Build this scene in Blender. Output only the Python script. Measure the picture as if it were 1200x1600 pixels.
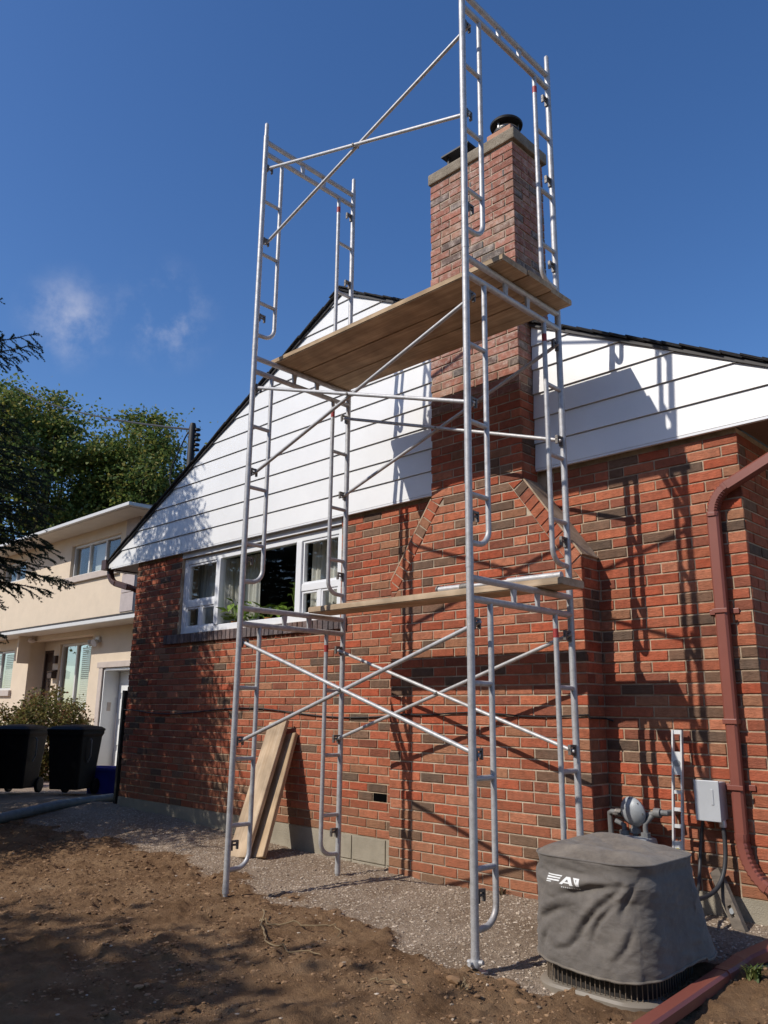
import bpy, bmesh, math, random
import numpy as np
from mathutils import Vector, Matrix

scene = bpy.context.scene
for o in list(bpy.data.objects): bpy.data.objects.remove(o)

# ------------------------------------------------------------------ camera
CAM = Vector((1.798, -4.987, 1.003))
YAW, PITCH, ROLL = math.radians(44.516), math.radians(13.876), math.radians(0.684)
FW = Vector((-math.sin(YAW)*math.cos(PITCH), math.cos(YAW)*math.cos(PITCH), math.sin(PITCH)))
_r = Vector((math.cos(YAW), math.sin(YAW), 0)); _u = _r.cross(FW)
RT = _r*math.cos(ROLL) + _u*math.sin(ROLL); UP = -_r*math.sin(ROLL) + _u*math.cos(ROLL)
cd = bpy.data.cameras.new('camera'); cam = bpy.data.objects.new('camera', cd)
scene.collection.objects.link(cam)
cd.sensor_fit = 'VERTICAL'; cd.sensor_height = 36; cd.lens = 1261.87/1600*36
cd.clip_start = 0.05; cd.clip_end = 3000
cam.matrix_world = Matrix(((RT.x, UP.x, -FW.x, CAM.x), (RT.y, UP.y, -FW.y, CAM.y), (RT.z, UP.z, -FW.z, CAM.z), (0, 0, 0, 1)))
scene.camera = cam
scene.render.resolution_x = 768; scene.render.resolution_y = 1024

# ------------------------------------------------------------------ sky and sun
SUNV = Vector((0.4035, 1.0, -0.913)).normalized()            # the way the light travels
EL = math.asin(-SUNV.z)
world = bpy.data.worlds.new('World'); scene.world = world; world.use_nodes = True
wn, wl = world.node_tree.nodes, world.node_tree.links
wn.clear()
wout = wn.new('ShaderNodeOutputWorld'); wbg = wn.new('ShaderNodeBackground')
sky = wn.new('ShaderNodeTexSky'); sky.sky_type = 'NISHITA'; sky.sun_disc = False
sky.sun_elevation = EL; sky.sun_rotation = math.atan2(-SUNV.x, -SUNV.y)
sky.altitude = 150; sky.air_density = 1.0; sky.dust_density = 0.7; sky.ozone_density = 3.0
wbg.inputs['Strength'].default_value = 0.142
hsv = wn.new('ShaderNodeHueSaturation'); hsv.inputs['Saturation'].default_value = 1.23; hsv.inputs['Hue'].default_value = .508
wl.new(sky.outputs[0], hsv.inputs['Color'])
# two thin wisps of cloud low in the sky
tc = wn.new('ShaderNodeTexCoord')
nz = wn.new('ShaderNodeTexNoise'); nz.inputs['Scale'].default_value = 16; nz.inputs['Detail'].default_value = 6; nz.inputs['Roughness'].default_value = .62
wl.new(tc.outputs['Generated'], nz.inputs['Vector'])
prev = None
for d, rad in (((-0.838, 0.344, 0.424), .070), ((-0.787, 0.43, 0.443), .078)):
    dist = wn.new('ShaderNodeVectorMath'); dist.operation = 'DISTANCE'; dist.inputs[1].default_value = d
    wl.new(tc.outputs['Generated'], dist.inputs[0])
    mr = wn.new('ShaderNodeMapRange'); mr.interpolation_type = 'SMOOTHSTEP'
    mr.inputs[1].default_value = rad; mr.inputs[2].default_value = 0.0; mr.inputs[3].default_value = 0; mr.inputs[4].default_value = 1
    wl.new(dist.outputs['Value'], mr.inputs[0])
    if prev is None: prev = mr.outputs[0]
    else:
        mx = wn.new('ShaderNodeMath'); mx.operation = 'MAXIMUM'; wl.new(prev, mx.inputs[0]); wl.new(mr.outputs[0], mx.inputs[1]); prev = mx.outputs[0]
nm = wn.new('ShaderNodeMapRange'); nm.interpolation_type = 'SMOOTHSTEP'
nm.inputs[1].default_value = .36; nm.inputs[2].default_value = .75
wl.new(nz.outputs['Fac'], nm.inputs[0])
mul = wn.new('ShaderNodeMath'); mul.operation = 'MULTIPLY'; wl.new(prev, mul.inputs[0]); wl.new(nm.outputs[0], mul.inputs[1])
mul2 = wn.new('ShaderNodeMath'); mul2.operation = 'MULTIPLY'; mul2.inputs[1].default_value = .40; wl.new(mul.outputs[0], mul2.inputs[0])
cmix = wn.new('ShaderNodeMix'); cmix.data_type = 'RGBA'
cmix.inputs['B'].default_value = (6.2, 6.0, 6.3, 1)
wl.new(mul2.outputs[0], cmix.inputs['Factor']); wl.new(hsv.outputs[0], cmix.inputs['A'])
wl.new(cmix.outputs['Result'], wbg.inputs['Color']); wl.new(wbg.outputs[0], wout.inputs[0])

sl = bpy.data.lights.new('sun', 'SUN'); sl.energy = 4.2; sl.angle = math.radians(.53); sl.color = (1, .94, .86)
sun = bpy.data.objects.new('sun', sl); scene.collection.objects.link(sun)
sun.rotation_mode = 'QUATERNION'; sun.rotation_quaternion = SUNV.to_track_quat('-Z', 'Y'); sun.location = (-6, -14, 14)
scene.view_settings.view_transform = 'Standard'; scene.view_settings.look = 'None'
scene.view_settings.exposure = 0.0; scene.view_settings.gamma = 1.0

rng = random.Random(7)
COL = scene.collection

# ------------------------------------------------------------------ helpers: materials
MATS = {}
def new_mat(name):
    m = bpy.data.materials.new(name); m.use_nodes = True
    b = m.node_tree.nodes['Principled BSDF']; MATS[name] = m
    return m, m.node_tree.nodes, m.node_tree.links, b
def lin(r, g, b): return tuple((c/255/12.92 if c/255 <= .04045 else ((c/255+.055)/1.055)**2.4) for c in (r, g, b)) + (1,)
def c4(c): return tuple(c) + (1,) if len(c) == 3 else tuple(c)
def simple(name, col, rough=.6, metal=0., var=.15, scale=6., bump=0., bscale=60., col2=None, spec=.5, coord='Object', stretch=None):
    """plain procedural surface: base colour broken by noise, fine bump"""
    m, n, l, b = new_mat(name)
    t = n.new('ShaderNodeTexCoord'); src = t.outputs[coord]
    if stretch:
        mp = n.new('ShaderNodeMapping'); mp.inputs['Scale'].default_value = stretch; l.new(src, mp.inputs[0]); src = mp.outputs[0]
    nz = n.new('ShaderNodeTexNoise'); nz.inputs['Scale'].default_value = scale; nz.inputs['Detail'].default_value = 6; nz.inputs['Roughness'].default_value = .65
    l.new(src, nz.inputs['Vector'])
    col = c4(col); c2 = c4(col2) if col2 else tuple(c*(1-var*2) for c in col[:3]) + (1,)
    r = n.new('ShaderNodeValToRGB'); r.color_ramp.elements[0].position = .3; r.color_ramp.elements[1].position = .68
    r.color_ramp.elements[0].color = c2; r.color_ramp.elements[1].color = col
    l.new(nz.outputs['Fac'], r.inputs[0]); l.new(r.outputs[0], b.inputs['Base Color'])
    b.inputs['Roughness'].default_value = rough; b.inputs['Metallic'].default_value = metal
    b.inputs['Specular IOR Level'].default_value = spec
    if bump:
        n2 = n.new('ShaderNodeTexNoise'); n2.inputs['Scale'].default_value = bscale; n2.inputs['Detail'].default_value = 5
        l.new(src, n2.inputs['Vector'])
        bp = n.new('ShaderNodeBump'); bp.inputs['Strength'].default_value = bump; bp.inputs['Distance'].default_value = .01
        l.new(n2.outputs['Fac'], bp.inputs['Height']); l.new(bp.outputs[0], b.inputs['Normal'])
    return m

def brick_mat(name, stops, fade=0., dirt=True):
    m, n, l, b = new_mat(name)
    t = n.new('ShaderNodeTexCoord'); g = n.new('ShaderNodeNewGeometry'); oi = n.new('ShaderNodeObjectInfo')
    ad = n.new('ShaderNodeMath'); ad.operation = 'ADD'; l.new(g.outputs['Random Per Island'], ad.inputs[0]); l.new(oi.outputs['Random'], ad.inputs[1])
    fr = n.new('ShaderNodeMath'); fr.operation = 'FRACT'; l.new(ad.outputs[0], fr.inputs[0])
    r = n.new('ShaderNodeValToRGB'); r.color_ramp.interpolation = 'CONSTANT'
    els = r.color_ramp.elements
    els[0].position, els[0].color = stops[0][0], c4(stops[0][1]); els[1].position, els[1].color = stops[1][0], c4(stops[1][1])
    for pos, c in stops[2:]:
        e = els.new(pos); e.color = c4(c)
    l.new(fr.outputs[0], r.inputs[0])
    # mottling inside the brick, world space so neighbours differ
    nz = n.new('ShaderNodeTexNoise'); nz.inputs['Scale'].default_value = 22; nz.inputs['Detail'].default_value = 6; nz.inputs['Roughness'].default_value = .7
    l.new(g.outputs['Position'], nz.inputs['Vector'])
    mm = n.new('ShaderNodeMapRange'); mm.inputs[1].default_value = .28; mm.inputs[2].default_value = .72; mm.inputs[3].default_value = .62; mm.inputs[4].default_value = 1.25
    l.new(nz.outputs['Fac'], mm.inputs[0])
    mu = n.new('ShaderNodeVectorMath'); mu.operation = 'SCALE'; l.new(r.outputs[0], mu.inputs[0]); l.new(mm.outputs[0], mu.inputs['Scale'])
    col = mu.outputs[0]
    v2 = n.new('ShaderNodeMath'); v2.operation = 'MULTIPLY'; v2.inputs[1].default_value = 13.7; l.new(fr.outputs[0], v2.inputs[0])
    v3 = n.new('ShaderNodeMath'); v3.operation = 'FRACT'; l.new(v2.outputs[0], v3.inputs[0])
    v4 = n.new('ShaderNodeMapRange'); v4.inputs[3].default_value = .74; v4.inputs[4].default_value = 1.12; l.new(v3.outputs[0], v4.inputs[0])
    m2 = n.new('ShaderNodeVectorMath'); m2.operation = 'SCALE'; l.new(col, m2.inputs[0]); l.new(v4.outputs[0], m2.inputs['Scale']); col = m2.outputs[0]
    # broad brown weathering and fine sandy specks
    for sc_, lo, hi, amt, tint in ((1.3, .45, .75, .34, (.27, .125, .07, 1)), (9, .52, .76, .36, (.24, .115, .07, 1)), (160, .60, .72, .28, (.48, .25, .155, 1)), (95, .30, .40, -.5, (.10, .05, .035, 1))):
        q = n.new('ShaderNodeTexNoise'); q.inputs['Scale'].default_value = sc_; q.inputs['Detail'].default_value = 5; q.inputs['Roughness'].default_value = .65; l.new(g.outputs['Position'], q.inputs['Vector'])
        k = n.new('ShaderNodeMapRange'); k.inputs[1].default_value = lo; k.inputs[2].default_value = hi
        if amt > 0: k.inputs[3].default_value = 0; k.inputs[4].default_value = amt
        else: k.inputs[3].default_value = -amt; k.inputs[4].default_value = 0
        l.new(q.outputs['Fac'], k.inputs[0])
        x = n.new('ShaderNodeMix'); x.data_type = 'RGBA'; x.inputs['B'].default_value = tint; l.new(k.outputs[0], x.inputs['Factor']); l.new(col, x.inputs['A']); col = x.outputs['Result']
    if fade:      # pale lime film and spalled faces
        q = n.new('ShaderNodeTexNoise'); q.inputs['Scale'].default_value = 15; q.inputs['Detail'].default_value = 7; q.inputs['Roughness'].default_value = .75; l.new(g.outputs['Position'], q.inputs['Vector'])
        k = n.new('ShaderNodeMapRange'); k.inputs[1].default_value = .48; k.inputs[2].default_value = .70; k.inputs[3].default_value = 0; k.inputs[4].default_value = fade; l.new(q.outputs['Fac'], k.inputs[0])
        x = n.new('ShaderNodeMix'); x.data_type = 'RGBA'; x.inputs['B'].default_value = (.55, .45, .38, 1); l.new(k.outputs[0], x.inputs['Factor']); l.new(col, x.inputs['A']); col = x.outputs['Result']
    if dirt:   # soil splash and lime film on the lowest courses
        sx = n.new('ShaderNodeSeparateXYZ'); l.new(g.outputs['Position'], sx.inputs[0])
        nd = n.new('ShaderNodeTexNoise'); nd.inputs['Scale'].default_value = 2.4; nd.inputs['Detail'].default_value = 4; l.new(g.outputs['Position'], nd.inputs['Vector'])
        sc = n.new('ShaderNodeMath'); sc.operation = 'MULTIPLY_ADD'; sc.inputs[1].default_value = .9; l.new(nd.outputs['Fac'], sc.inputs[0]); l.new(sx.outputs['Z'], sc.inputs[2])
        md = n.new('ShaderNodeMapRange'); md.inputs[1].default_value = 1.0; md.inputs[2].default_value = .35; md.inputs[3].default_value = 0; md.inputs[4].default_value = .5
        l.new(sc.outputs[0], md.inputs[0])
        mx = n.new('ShaderNodeMix'); mx.data_type = 'RGBA'; mx.inputs['B'].default_value = (.24, .135, .075, 1)
        l.new(md.outputs[0], mx.inputs['Factor']); l.new(col, mx.inputs['A']); col = mx.outputs['Result']
    l.new(col, b.inputs['Base Color'])
    b.inputs['Roughness'].default_value = .88; b.inputs['Specular IOR Level'].default_value = .25
    # rug-faced texture: short wandering horizontal grooves
    mp = n.new('ShaderNodeMapping'); mp.inputs['Scale'].default_value = (30, 30, 120); mp.inputs['Rotation'].default_value = (0, .25, 0)
    l.new(g.outputs['Position'], mp.inputs[0])
    n2 = n.new('ShaderNodeTexNoise'); n2.inputs['Scale'].default_value = 1.0; n2.inputs['Detail'].default_value = 5; n2.inputs['Distortion'].default_value = 1.2
    l.new(mp.outputs[0], n2.inputs['Vector'])
    bp = n.new('ShaderNodeBump'); bp.inputs['Strength'].default_value = .8; bp.inputs['Distance'].default_value = .007
    l.new(n2.outputs['Fac'], bp.inputs['Height']); l.new(bp.outputs[0], b.inputs['Normal'])
    return m

brick_mat('brick', [(0, (.13, .088, .062)), (.06, (.19, .112, .072)), (.10, (.27, .085, .05)), (.2, (.40, .108, .055)), (.40, (.43, .132, .066)),
                    (.58, (.41, .092, .043)), (.72, (.37, .112, .06)), (.84, (.45, .165, .09)), (.93, (.34, .155, .085))])
brick_mat('brick_weathered', [(0, (.20, .17, .15)), (.09, (.16, .12, .105)), (.13, (.37, .155, .11)), (.4, (.41, .19, .14)), (.6, (.34, .14, .10)), (.8, (.40, .22, .155)), (.93, (.29, .17, .125))], fade=.75, dirt=False)
brick_mat('brick_sill', [(0, (.15, .125, .125)), (.3, (.12, .10, .10)), (.6, (.18, .15, .145)), (.85, (.16, .12, .11))], dirt=False)
simple('concrete', (.34, .30, .23), .93, var=.14, scale=5, bump=.5, bscale=130, col2=(.25, .22, .165))
simple('cap_concrete', (.30, .25, .185), .95, col2=(.17, .135, .095), scale=9, bump=.9, bscale=90)
simple('siding', (.80, .80, .785), .36, var=.045, scale=1.6, bump=.16, bscale=2.6, spec=.5)
simple('white_vinyl', (.78, .79, .80), .35, var=.03, scale=4)
simple('shingle', (.028, .026, .026), .95, var=.3, scale=40, bump=.7, bscale=300)
simple('dark_trim', (.035, .03, .028), .6, var=.1)
simple('soffit_brown', (.20, .115, .075), .6, var=.1, scale=8, stretch=(1, 12, 1))
simple('brown_metal', (.235, .072, .05), .42, var=.08, scale=3, spec=.5, bump=.03, bscale=14)
simple('dark_brown_metal', (.07, .03, .024), .45, var=.1)
simple('clay', (.46, .24, .15), .9, var=.15, scale=10, bump=.3)
simple('pale_clay', (.55, .47, .42), .9, var=.12, scale=10, bump=.3)
simple('black_metal', (.014, .013, .013), .6, metal=.0, var=.2, scale=12)
simple('steel_shiny', (.36, .35, .34), .45, metal=.7, var=.2, scale=20)
simple('lock_steel', (.24, .22, .20), .6, metal=.6, var=.3, scale=60)
simple('red_paint', (.42, .045, .04), .55, var=.2, scale=40)
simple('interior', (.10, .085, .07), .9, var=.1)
simple('floor_wood', (.12, .07, .04), .6, var=.2)
simple('leaf_house', (.24, .36, .05), .5, var=.2, scale=9)
simple('pot_white', (.7, .7, .68), .4)
simple('pot_orange', (.55, .22, .05), .5)

def stain_mortar(name, light, dark):
    m, n, l, b = new_mat(name); g = n.new('ShaderNodeNewGeometry')
    q = n.new('ShaderNodeTexNoise'); q.inputs['Scale'].default_value = 5; q.inputs['Detail'].default_value = 8; q.inputs['Roughness'].default_value = .75; l.new(g.outputs['Position'], q.inputs['Vector'])
    r = n.new('ShaderNodeValToRGB'); r.color_ramp.elements[0].position = .34; r.color_ramp.elements[0].color = c4(dark); r.color_ramp.elements[1].position = .6; r.color_ramp.elements[1].color = c4(light)
    l.new(q.outputs['Fac'], r.inputs[0]); l.new(r.outputs[0], b.inputs['Base Color']); b.inputs['Roughness'].default_value = .95; b.inputs['Specular IOR Level'].default_value = .1
    q2 = n.new('ShaderNodeTexNoise'); q2.inputs['Scale'].default_value = 180; l.new(g.outputs['Position'], q2.inputs['Vector'])
    bp = n.new('ShaderNodeBump'); bp.inputs['Strength'].default_value = .5; bp.inputs['Distance'].default_value = .006; l.new(q2.outputs['Fac'], bp.inputs['Height']); l.new(bp.outputs[0], b.inputs['Normal'])
stain_mortar('mortar', (.50, .39, .275), (.23, .165, .11)); stain_mortar('mortar_dark', (.53, .44, .33), (.24, .18, .13))
def galvanized():
    m, n, l, b = new_mat('galvanized')
    t = n.new('ShaderNodeTexCoord'); g = n.new('ShaderNodeNewGeometry')
    nz = n.new('ShaderNodeTexNoise'); nz.inputs['Scale'].default_value = 26; nz.inputs['Detail'].default_value = 8; nz.inputs['Roughness'].default_value = .75
    l.new(g.outputs['Position'], nz.inputs['Vector'])
    r = n.new('ShaderNodeValToRGB'); e = r.color_ramp.elements
    e[0].position, e[0].color = .30, (.33, .32, .305, 1); e[1].position, e[1].color = .52, (.46, .455, .455, 1)
    e2 = e.new(.74); e2.color = (.56, .555, .54, 1)
    l.new(nz.outputs['Fac'], r.inputs[0]); gc = r.outputs[0]
    for sc_, lo, hi, amt, tint in ((5, .58, .72, .5, (.26, .19, .14, 1)), (48, .64, .72, .4, (.62, .60, .56, 1)), (70, .66, .72, .5, (.16, .125, .10, 1))):
        q = n.new('ShaderNodeTexNoise'); q.inputs['Scale'].default_value = sc_; q.inputs['Detail'].default_value = 6; q.inputs['Roughness'].default_value = .7; l.new(g.outputs['Position'], q.inputs['Vector'])
        k = n.new('ShaderNodeMapRange'); k.inputs[1].default_value = lo; k.inputs[2].default_value = hi; k.inputs[4].default_value = amt; l.new(q.outputs['Fac'], k.inputs[0])
        x = n.new('ShaderNodeMix'); x.data_type = 'RGBA'; x.inputs['B'].default_value = tint; l.new(k.outputs[0], x.inputs['Factor']); l.new(gc, x.inputs['A']); gc = x.outputs['Result']
    l.new(gc, b.inputs['Base Color'])
    b.inputs['Metallic'].default_value = .35
    mr = n.new('ShaderNodeMapRange'); mr.inputs[3].default_value = .6; mr.inputs[4].default_value = .45; l.new(nz.outputs['Fac'], mr.inputs[0]); l.new(mr.outputs[0], b.inputs['Roughness'])
    n2 = n.new('ShaderNodeTexNoise'); n2.inputs['Scale'].default_value = 140; l.new(g.outputs['Position'], n2.inputs['Vector'])
    bp = n.new('ShaderNodeBump'); bp.inputs['Strength'].default_value = .12; bp.inputs['Distance'].default_value = .004
    l.new(n2.outputs['Fac'], bp.inputs['Height']); l.new(bp.outputs[0], b.inputs['Normal'])
galvanized()

def wood(name, c1, c2, axis_scale=(1.2, 22, 22)):
    m, n, l, b = new_mat(name)
    t = n.new('ShaderNodeTexCoord'); oi = n.new('ShaderNodeObjectInfo')
    mp = n.new('ShaderNodeMapping'); mp.inputs['Scale'].default_value = axis_scale; l.new(t.outputs['Object'], mp.inputs[0])
    ad = n.new('ShaderNodeVectorMath'); ad.operation = 'ADD'; l.new(mp.outputs[0], ad.inputs[0])
    sc = n.new('ShaderNodeMath'); sc.operation = 'MULTIPLY'; sc.inputs[1].default_value = 37; l.new(oi.outputs['Random'], sc.inputs[0]); l.new(sc.outputs[0], ad.inputs[1])
    nz = n.new('ShaderNodeTexNoise'); nz.inputs['Scale'].default_value = 1.6; nz.inputs['Detail'].default_value = 7; nz.inputs['Distortion'].default_value = .8; l.new(ad.outputs[0], nz.inputs['Vector'])
    r = n.new('ShaderNodeValToRGB'); r.color_ramp.elements[0].position = .32; r.color_ramp.elements[1].position = .66
    r.color_ramp.elements[0].color = c4(c2); r.color_ramp.elements[1].color = c4(c1)
    l.new(nz.outputs['Fac'], r.inputs[0])
    # stains
    n3 = n.new('ShaderNodeTexNoise'); n3.inputs['Scale'].default_value = 4.5; n3.inputs['Detail'].default_value = 6; l.new(t.outputs['Object'], n3.inputs['Vector'])
    mr = n.new('ShaderNodeMapRange'); mr.inputs[1].default_value = .35; mr.inputs[2].default_value = .65; mr.inputs[3].default_value = .68; mr.inputs[4].default_value = 1.08; l.new(n3.outputs['Fac'], mr.inputs[0])
    mu = n.new('ShaderNodeVectorMath'); mu.operation = 'SCALE'; l.new(r.outputs[0], mu.inputs[0]); l.new(mr.outputs[0], mu.inputs['Scale'])
    l.new(mu.outputs[0], b.inputs['Base Color']); b.inputs['Roughness'].default_value = .85; b.inputs['Specular IOR Level'].default_value = .2
    bp = n.new('ShaderNodeBump'); bp.inputs['Strength'].default_value = .3; bp.inputs['Distance'].default_value = .004
    l.new(nz.outputs['Fac'], bp.inputs['Height']); l.new(bp.outputs[0], b.inputs['Normal'])
wood('plank_wood', (.52, .385, .245), (.36, .245, .145))
wood('plank_pale', (.53, .41, .285), (.42, .30, .19))

def glass():
    m, n, l, b = new_mat('glass')
    n.remove(b); out = n['Material Output']
    tr = n.new('ShaderNodeBsdfTransparent'); tr.inputs[0].default_value = (.96, .97, .97, 1)
    gl = n.new('ShaderNodeBsdfGlossy'); gl.inputs['Roughness'].default_value = .0
    g = n.new('ShaderNodeNewGeometry'); dt = n.new('ShaderNodeVectorMath'); dt.operation = 'DOT_PRODUCT'; l.new(g.outputs['Incoming'], dt.inputs[0]); l.new(g.outputs['Normal'], dt.inputs[1])
    ab = n.new('ShaderNodeMath'); ab.operation = 'ABSOLUTE'; l.new(dt.outputs['Value'], ab.inputs[0])
    om = n.new('ShaderNodeMath'); om.operation = 'SUBTRACT'; om.inputs[0].default_value = 1; l.new(ab.outputs[0], om.inputs[1])
    pw = n.new('ShaderNodeMath'); pw.operation = 'POWER'; pw.inputs[1].default_value = 5; l.new(om.outputs[0], pw.inputs[0])
    f = n.new('ShaderNodeMath'); f.operation = 'MULTIPLY_ADD'; f.inputs[1].default_value = .93; f.inputs[2].default_value = .06; l.new(pw.outputs[0], f.inputs[0])
    mx = n.new('ShaderNodeMixShader'); l.new(f.outputs[0], mx.inputs[0]); l.new(tr.outputs[0], mx.inputs[1]); l.new(gl.outputs[0], mx.inputs[2])
    l.new(mx.outputs[0], out.inputs[0])
glass()

def cloth(name, col, trans):
    m, n, l, b = new_mat(name)
    b.inputs['Base Color'].default_value = c4(col); b.inputs['Roughness'].default_value = .9
    t = n.new('ShaderNodeBsdfTranslucent'); t.inputs[0].default_value = c4(col)
    mx = n.new('ShaderNodeMixShader'); mx.inputs[0].default_value = trans
    out = n['Material Output']; l.new(b.outputs[0], mx.inputs[1]); l.new(t.outputs[0], mx.inputs[2]); l.new(mx.outputs[0], out.inputs[0])
cloth('curtain', (.84, .82, .74), .3)

def leaf(name, stops, trans=.35):
    m, n, l, b = new_mat(name)
    g = n.new('ShaderNodeNewGeometry'); r = n.new('ShaderNodeValToRGB')
    e = r.color_ramp.elements; e[0].position, e[0].color = stops[0][0], c4(stops[0][1]); e[1].position, e[1].color = stops[1][0], c4(stops[1][1])
    for p, c in stops[2:]: e.new(p).color = c4(c)
    l.new(g.outputs['Random Per Island'], r.inputs[0]); l.new(r.outputs[0], b.inputs['Base Color'])
    b.inputs['Roughness'].default_value = .55; b.inputs['Specular IOR Level'].default_value = .3
    t = n.new('ShaderNodeBsdfTranslucent'); l.new(r.outputs[0], t.inputs[0])
    mx = n.new('ShaderNodeMixShader'); mx.inputs[0].default_value = trans
    out = n['Material Output']; l.new(b.outputs[0], mx.inputs[1]); l.new(t.outputs[0], mx.inputs[2]); l.new(mx.outputs[0], out.inputs[0])
leaf('leaf_maple', [(0, (.06, .105, .028)), (.35, (.11, .17, .042)), (.7, (.17, .215, .052)), (.93, (.31, .27, .065))], .45)
leaf('leaf_dark', [(0, (.045, .08, .022)), (.5, (.07, .11, .028)), (.9, (.11, .13, .035))], .4)
leaf('leaf_bush', [(0, (.10, .11, .03)), (.4, (.17, .16, .045)), (.75, (.23, .19, .06)), (.92, (.22, .10, .05))])
leaf('needle', [(0, (.012, .026, .014)), (.5, (.02, .04, .02)), (.9, (.035, .055, .024))], .12)
leaf('grass', [(0, (.05, .09, .02)), (.5, (.09, .13, .03)), (.9, (.16, .17, .05))], .3)
simple('bark', (.075, .055, .04), .95, var=.3, scale=20, bump=.8, bscale=60)
simple('straw', (.26, .185, .10), .9, var=.2, scale=30)

# ------------------------------------------------------------------ helpers: geometry
class MB:
    def __init__(s): s.v = []; s.f = []
    def add(s, v, f):
        k = len(s.v); s.v += [tuple(p) for p in v]; s.f += [tuple(i+k for i in q) for q in f]
    def box(s, x0, x1, y0, y1, z0, z1, M=None):
        v = [Vector((x, y, z)) for x in (x0, x1) for y in (y0, y1) for z in (z0, z1)]
        if M is not None: v = [M @ p for p in v]
        s.add(v, [(0, 1, 3, 2), (4, 6, 7, 5), (0, 4, 5, 1), (2, 3, 7, 6), (0, 2, 6, 4), (1, 5, 7, 3)]); return s
    def bbox(s, x0, x1, y0, y1, z0, z1, b=.004, M=None):
        """box with chamfered edges"""
        bm = bmesh.new(); bmesh.ops.create_cube(bm, size=1)
        for q in bm.verts: q.co = Vector(((x0+x1)/2+q.co.x*(x1-x0), (y0+y1)/2+q.co.y*(y1-y0), (z0+z1)/2+q.co.z*(z1-z0)))
        bmesh.ops.bevel(bm, geom=bm.edges[:], offset=b, segments=2, affect='EDGES', profile=.6)
        if M is not None: bm.transform(M)
        bm.verts.index_update(); s.add([q.co.copy() for q in bm.verts], [[q.index for q in f.verts] for f in bm.faces]); bm.free(); return s
    def tube(s, pts, r, n=12, caps=True, r2=None):
        pts = [Vector(p) for p in pts]; rings = []; N = len(pts)
        ref = None; prevt = None
        for i, p in enumerate(pts):
            t = ((pts[min(i+1, N-1)]-p).normalized() if i < N-1 else Vector()) + ((p-pts[max(i-1, 0)]).normalized() if i > 0 else Vector())
            t.normalize()
            if ref is None:
                ref = t.cross(Vector((0, 0, 1)));
                if ref.length < .05: ref = t.cross(Vector((0, 1, 0)))
                ref.normalize()
            else: ref = (ref - t*ref.dot(t)).normalized()
            b = t.cross(ref); rr = r if r2 is None else r+(r2-r)*i/(N-1)
            if isinstance(r, (list, tuple)): rr = r[i]
            rings.append([p + ref*math.cos(a)*rr + b*math.sin(a)*rr for a in (2*math.pi*k/n for k in range(n))])
        v = [q for g in rings for q in g]; f = []
        for i in range(N-1):
            for k in range(n):
                f.append((i*n+k, i*n+(k+1) % n, (i+1)*n+(k+1) % n, (i+1)*n+k))
        if caps: f += [tuple(reversed(range(n))), tuple(range((N-1)*n, N*n))]
        s.add(v, f); return s
    def lathe(s, prof, cx, cy, n=24, cap=True, M=None):
        v = []; f = []
        for r, z in prof:
            for k in range(n):
                a = 2*math.pi*k/n; v.append(Vector((cx+r*math.cos(a), cy+r*math.sin(a), z)))
        for i in range(len(prof)-1):
            for k in range(n): f.append((i*n+k, i*n+(k+1) % n, (i+1)*n+(k+1) % n, (i+1)*n+k))
        if cap: f += [tuple(reversed(range(n))), tuple(range((len(prof)-1)*n, len(prof)*n))]
        if M is not None: v = [M @ q for q in v]
        s.add(v, f); return s
    def prism(s, poly, y0, y1):
        """convex polygon in x-z pushed from y0 to y1"""
        n = len(poly); v = [(x, y0, z) for x, z in poly] + [(x, y1, z) for x, z in poly]
        s.add(v, [tuple(range(n)), tuple(reversed(range(n, 2*n)))] + [(i, n+i, n+(i+1) % n, (i+1) % n) for i in range(n)]); return s
    def mesh(s, name, smooth=False):
        me = bpy.data.meshes.new(name); me.from_pydata(s.v, [], s.f); me.validate(); me.update()
        bm = bmesh.new(); bm.from_mesh(me); bmesh.ops.recalc_face_normals(bm, faces=bm.faces[:]); bm.to_mesh(me); bm.free()
        if smooth:
            me.shade_smooth()
            try: me.set_sharp_from_angle(angle=math.radians(38))
            except Exception: pass
        return me
    def build(s, name, mat, parent=None, smooth=False, loc=None, kind=None):
        me = s.mesh(name, smooth); me.materials.append(MATS[mat])
        return link(name, me, parent, loc, kind)
def link(name, me, parent=None, loc=None, kind=None):
    o = bpy.data.objects.new(name, me); COL.objects.link(o)
    if parent is not None: o.parent = parent
    if loc is not None: o.location = loc
    if kind: o['kind'] = kind
    return o
def tag(o, label=None, cat=None, group=None, kind=None):
    if label: o['label'] = label
    if cat: o['category'] = cat
    if group: o['group'] = group
    if kind: o['kind'] = kind
    return o
def thing(name, label, cat, loc=(0, 0, 0), group=None):
    o = bpy.data.objects.new(name, None); COL.objects.link(o); o.location = loc; o.empty_display_size = .1
    bpy.context.view_layer.update()
    return tag(o, label, cat, group)
def part(mb, name, mat, parent, smooth=False, kind=None):
    """mb is in world coordinates; parent sits unrotated at its own world location"""
    w = Vector((0, 0, 0)); q = parent
    while q is not None: w += q.location; q = q.parent
    mb.v = [(x-w.x, y-w.y, z-w.z) for x, y, z in mb.v]
    return mb.build(name, mat, parent, smooth, None, kind)
def clip(poly, a, b, c):
    """keep a*x+b*z<=c"""
    out = []
    for i in range(len(poly)):
        p, q = poly[i], poly[(i+1) % len(poly)]
        dp, dq = a*p[0]+b*p[1]-c, a*q[0]+b*q[1]-c
        if dp <= 0: out.append(p)
        if dp*dq < 0:
            t = dp/(dp-dq); out.append((p[0]+(q[0]-p[0])*t, p[1]+(q[1]-p[1])*t))
    return out
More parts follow.
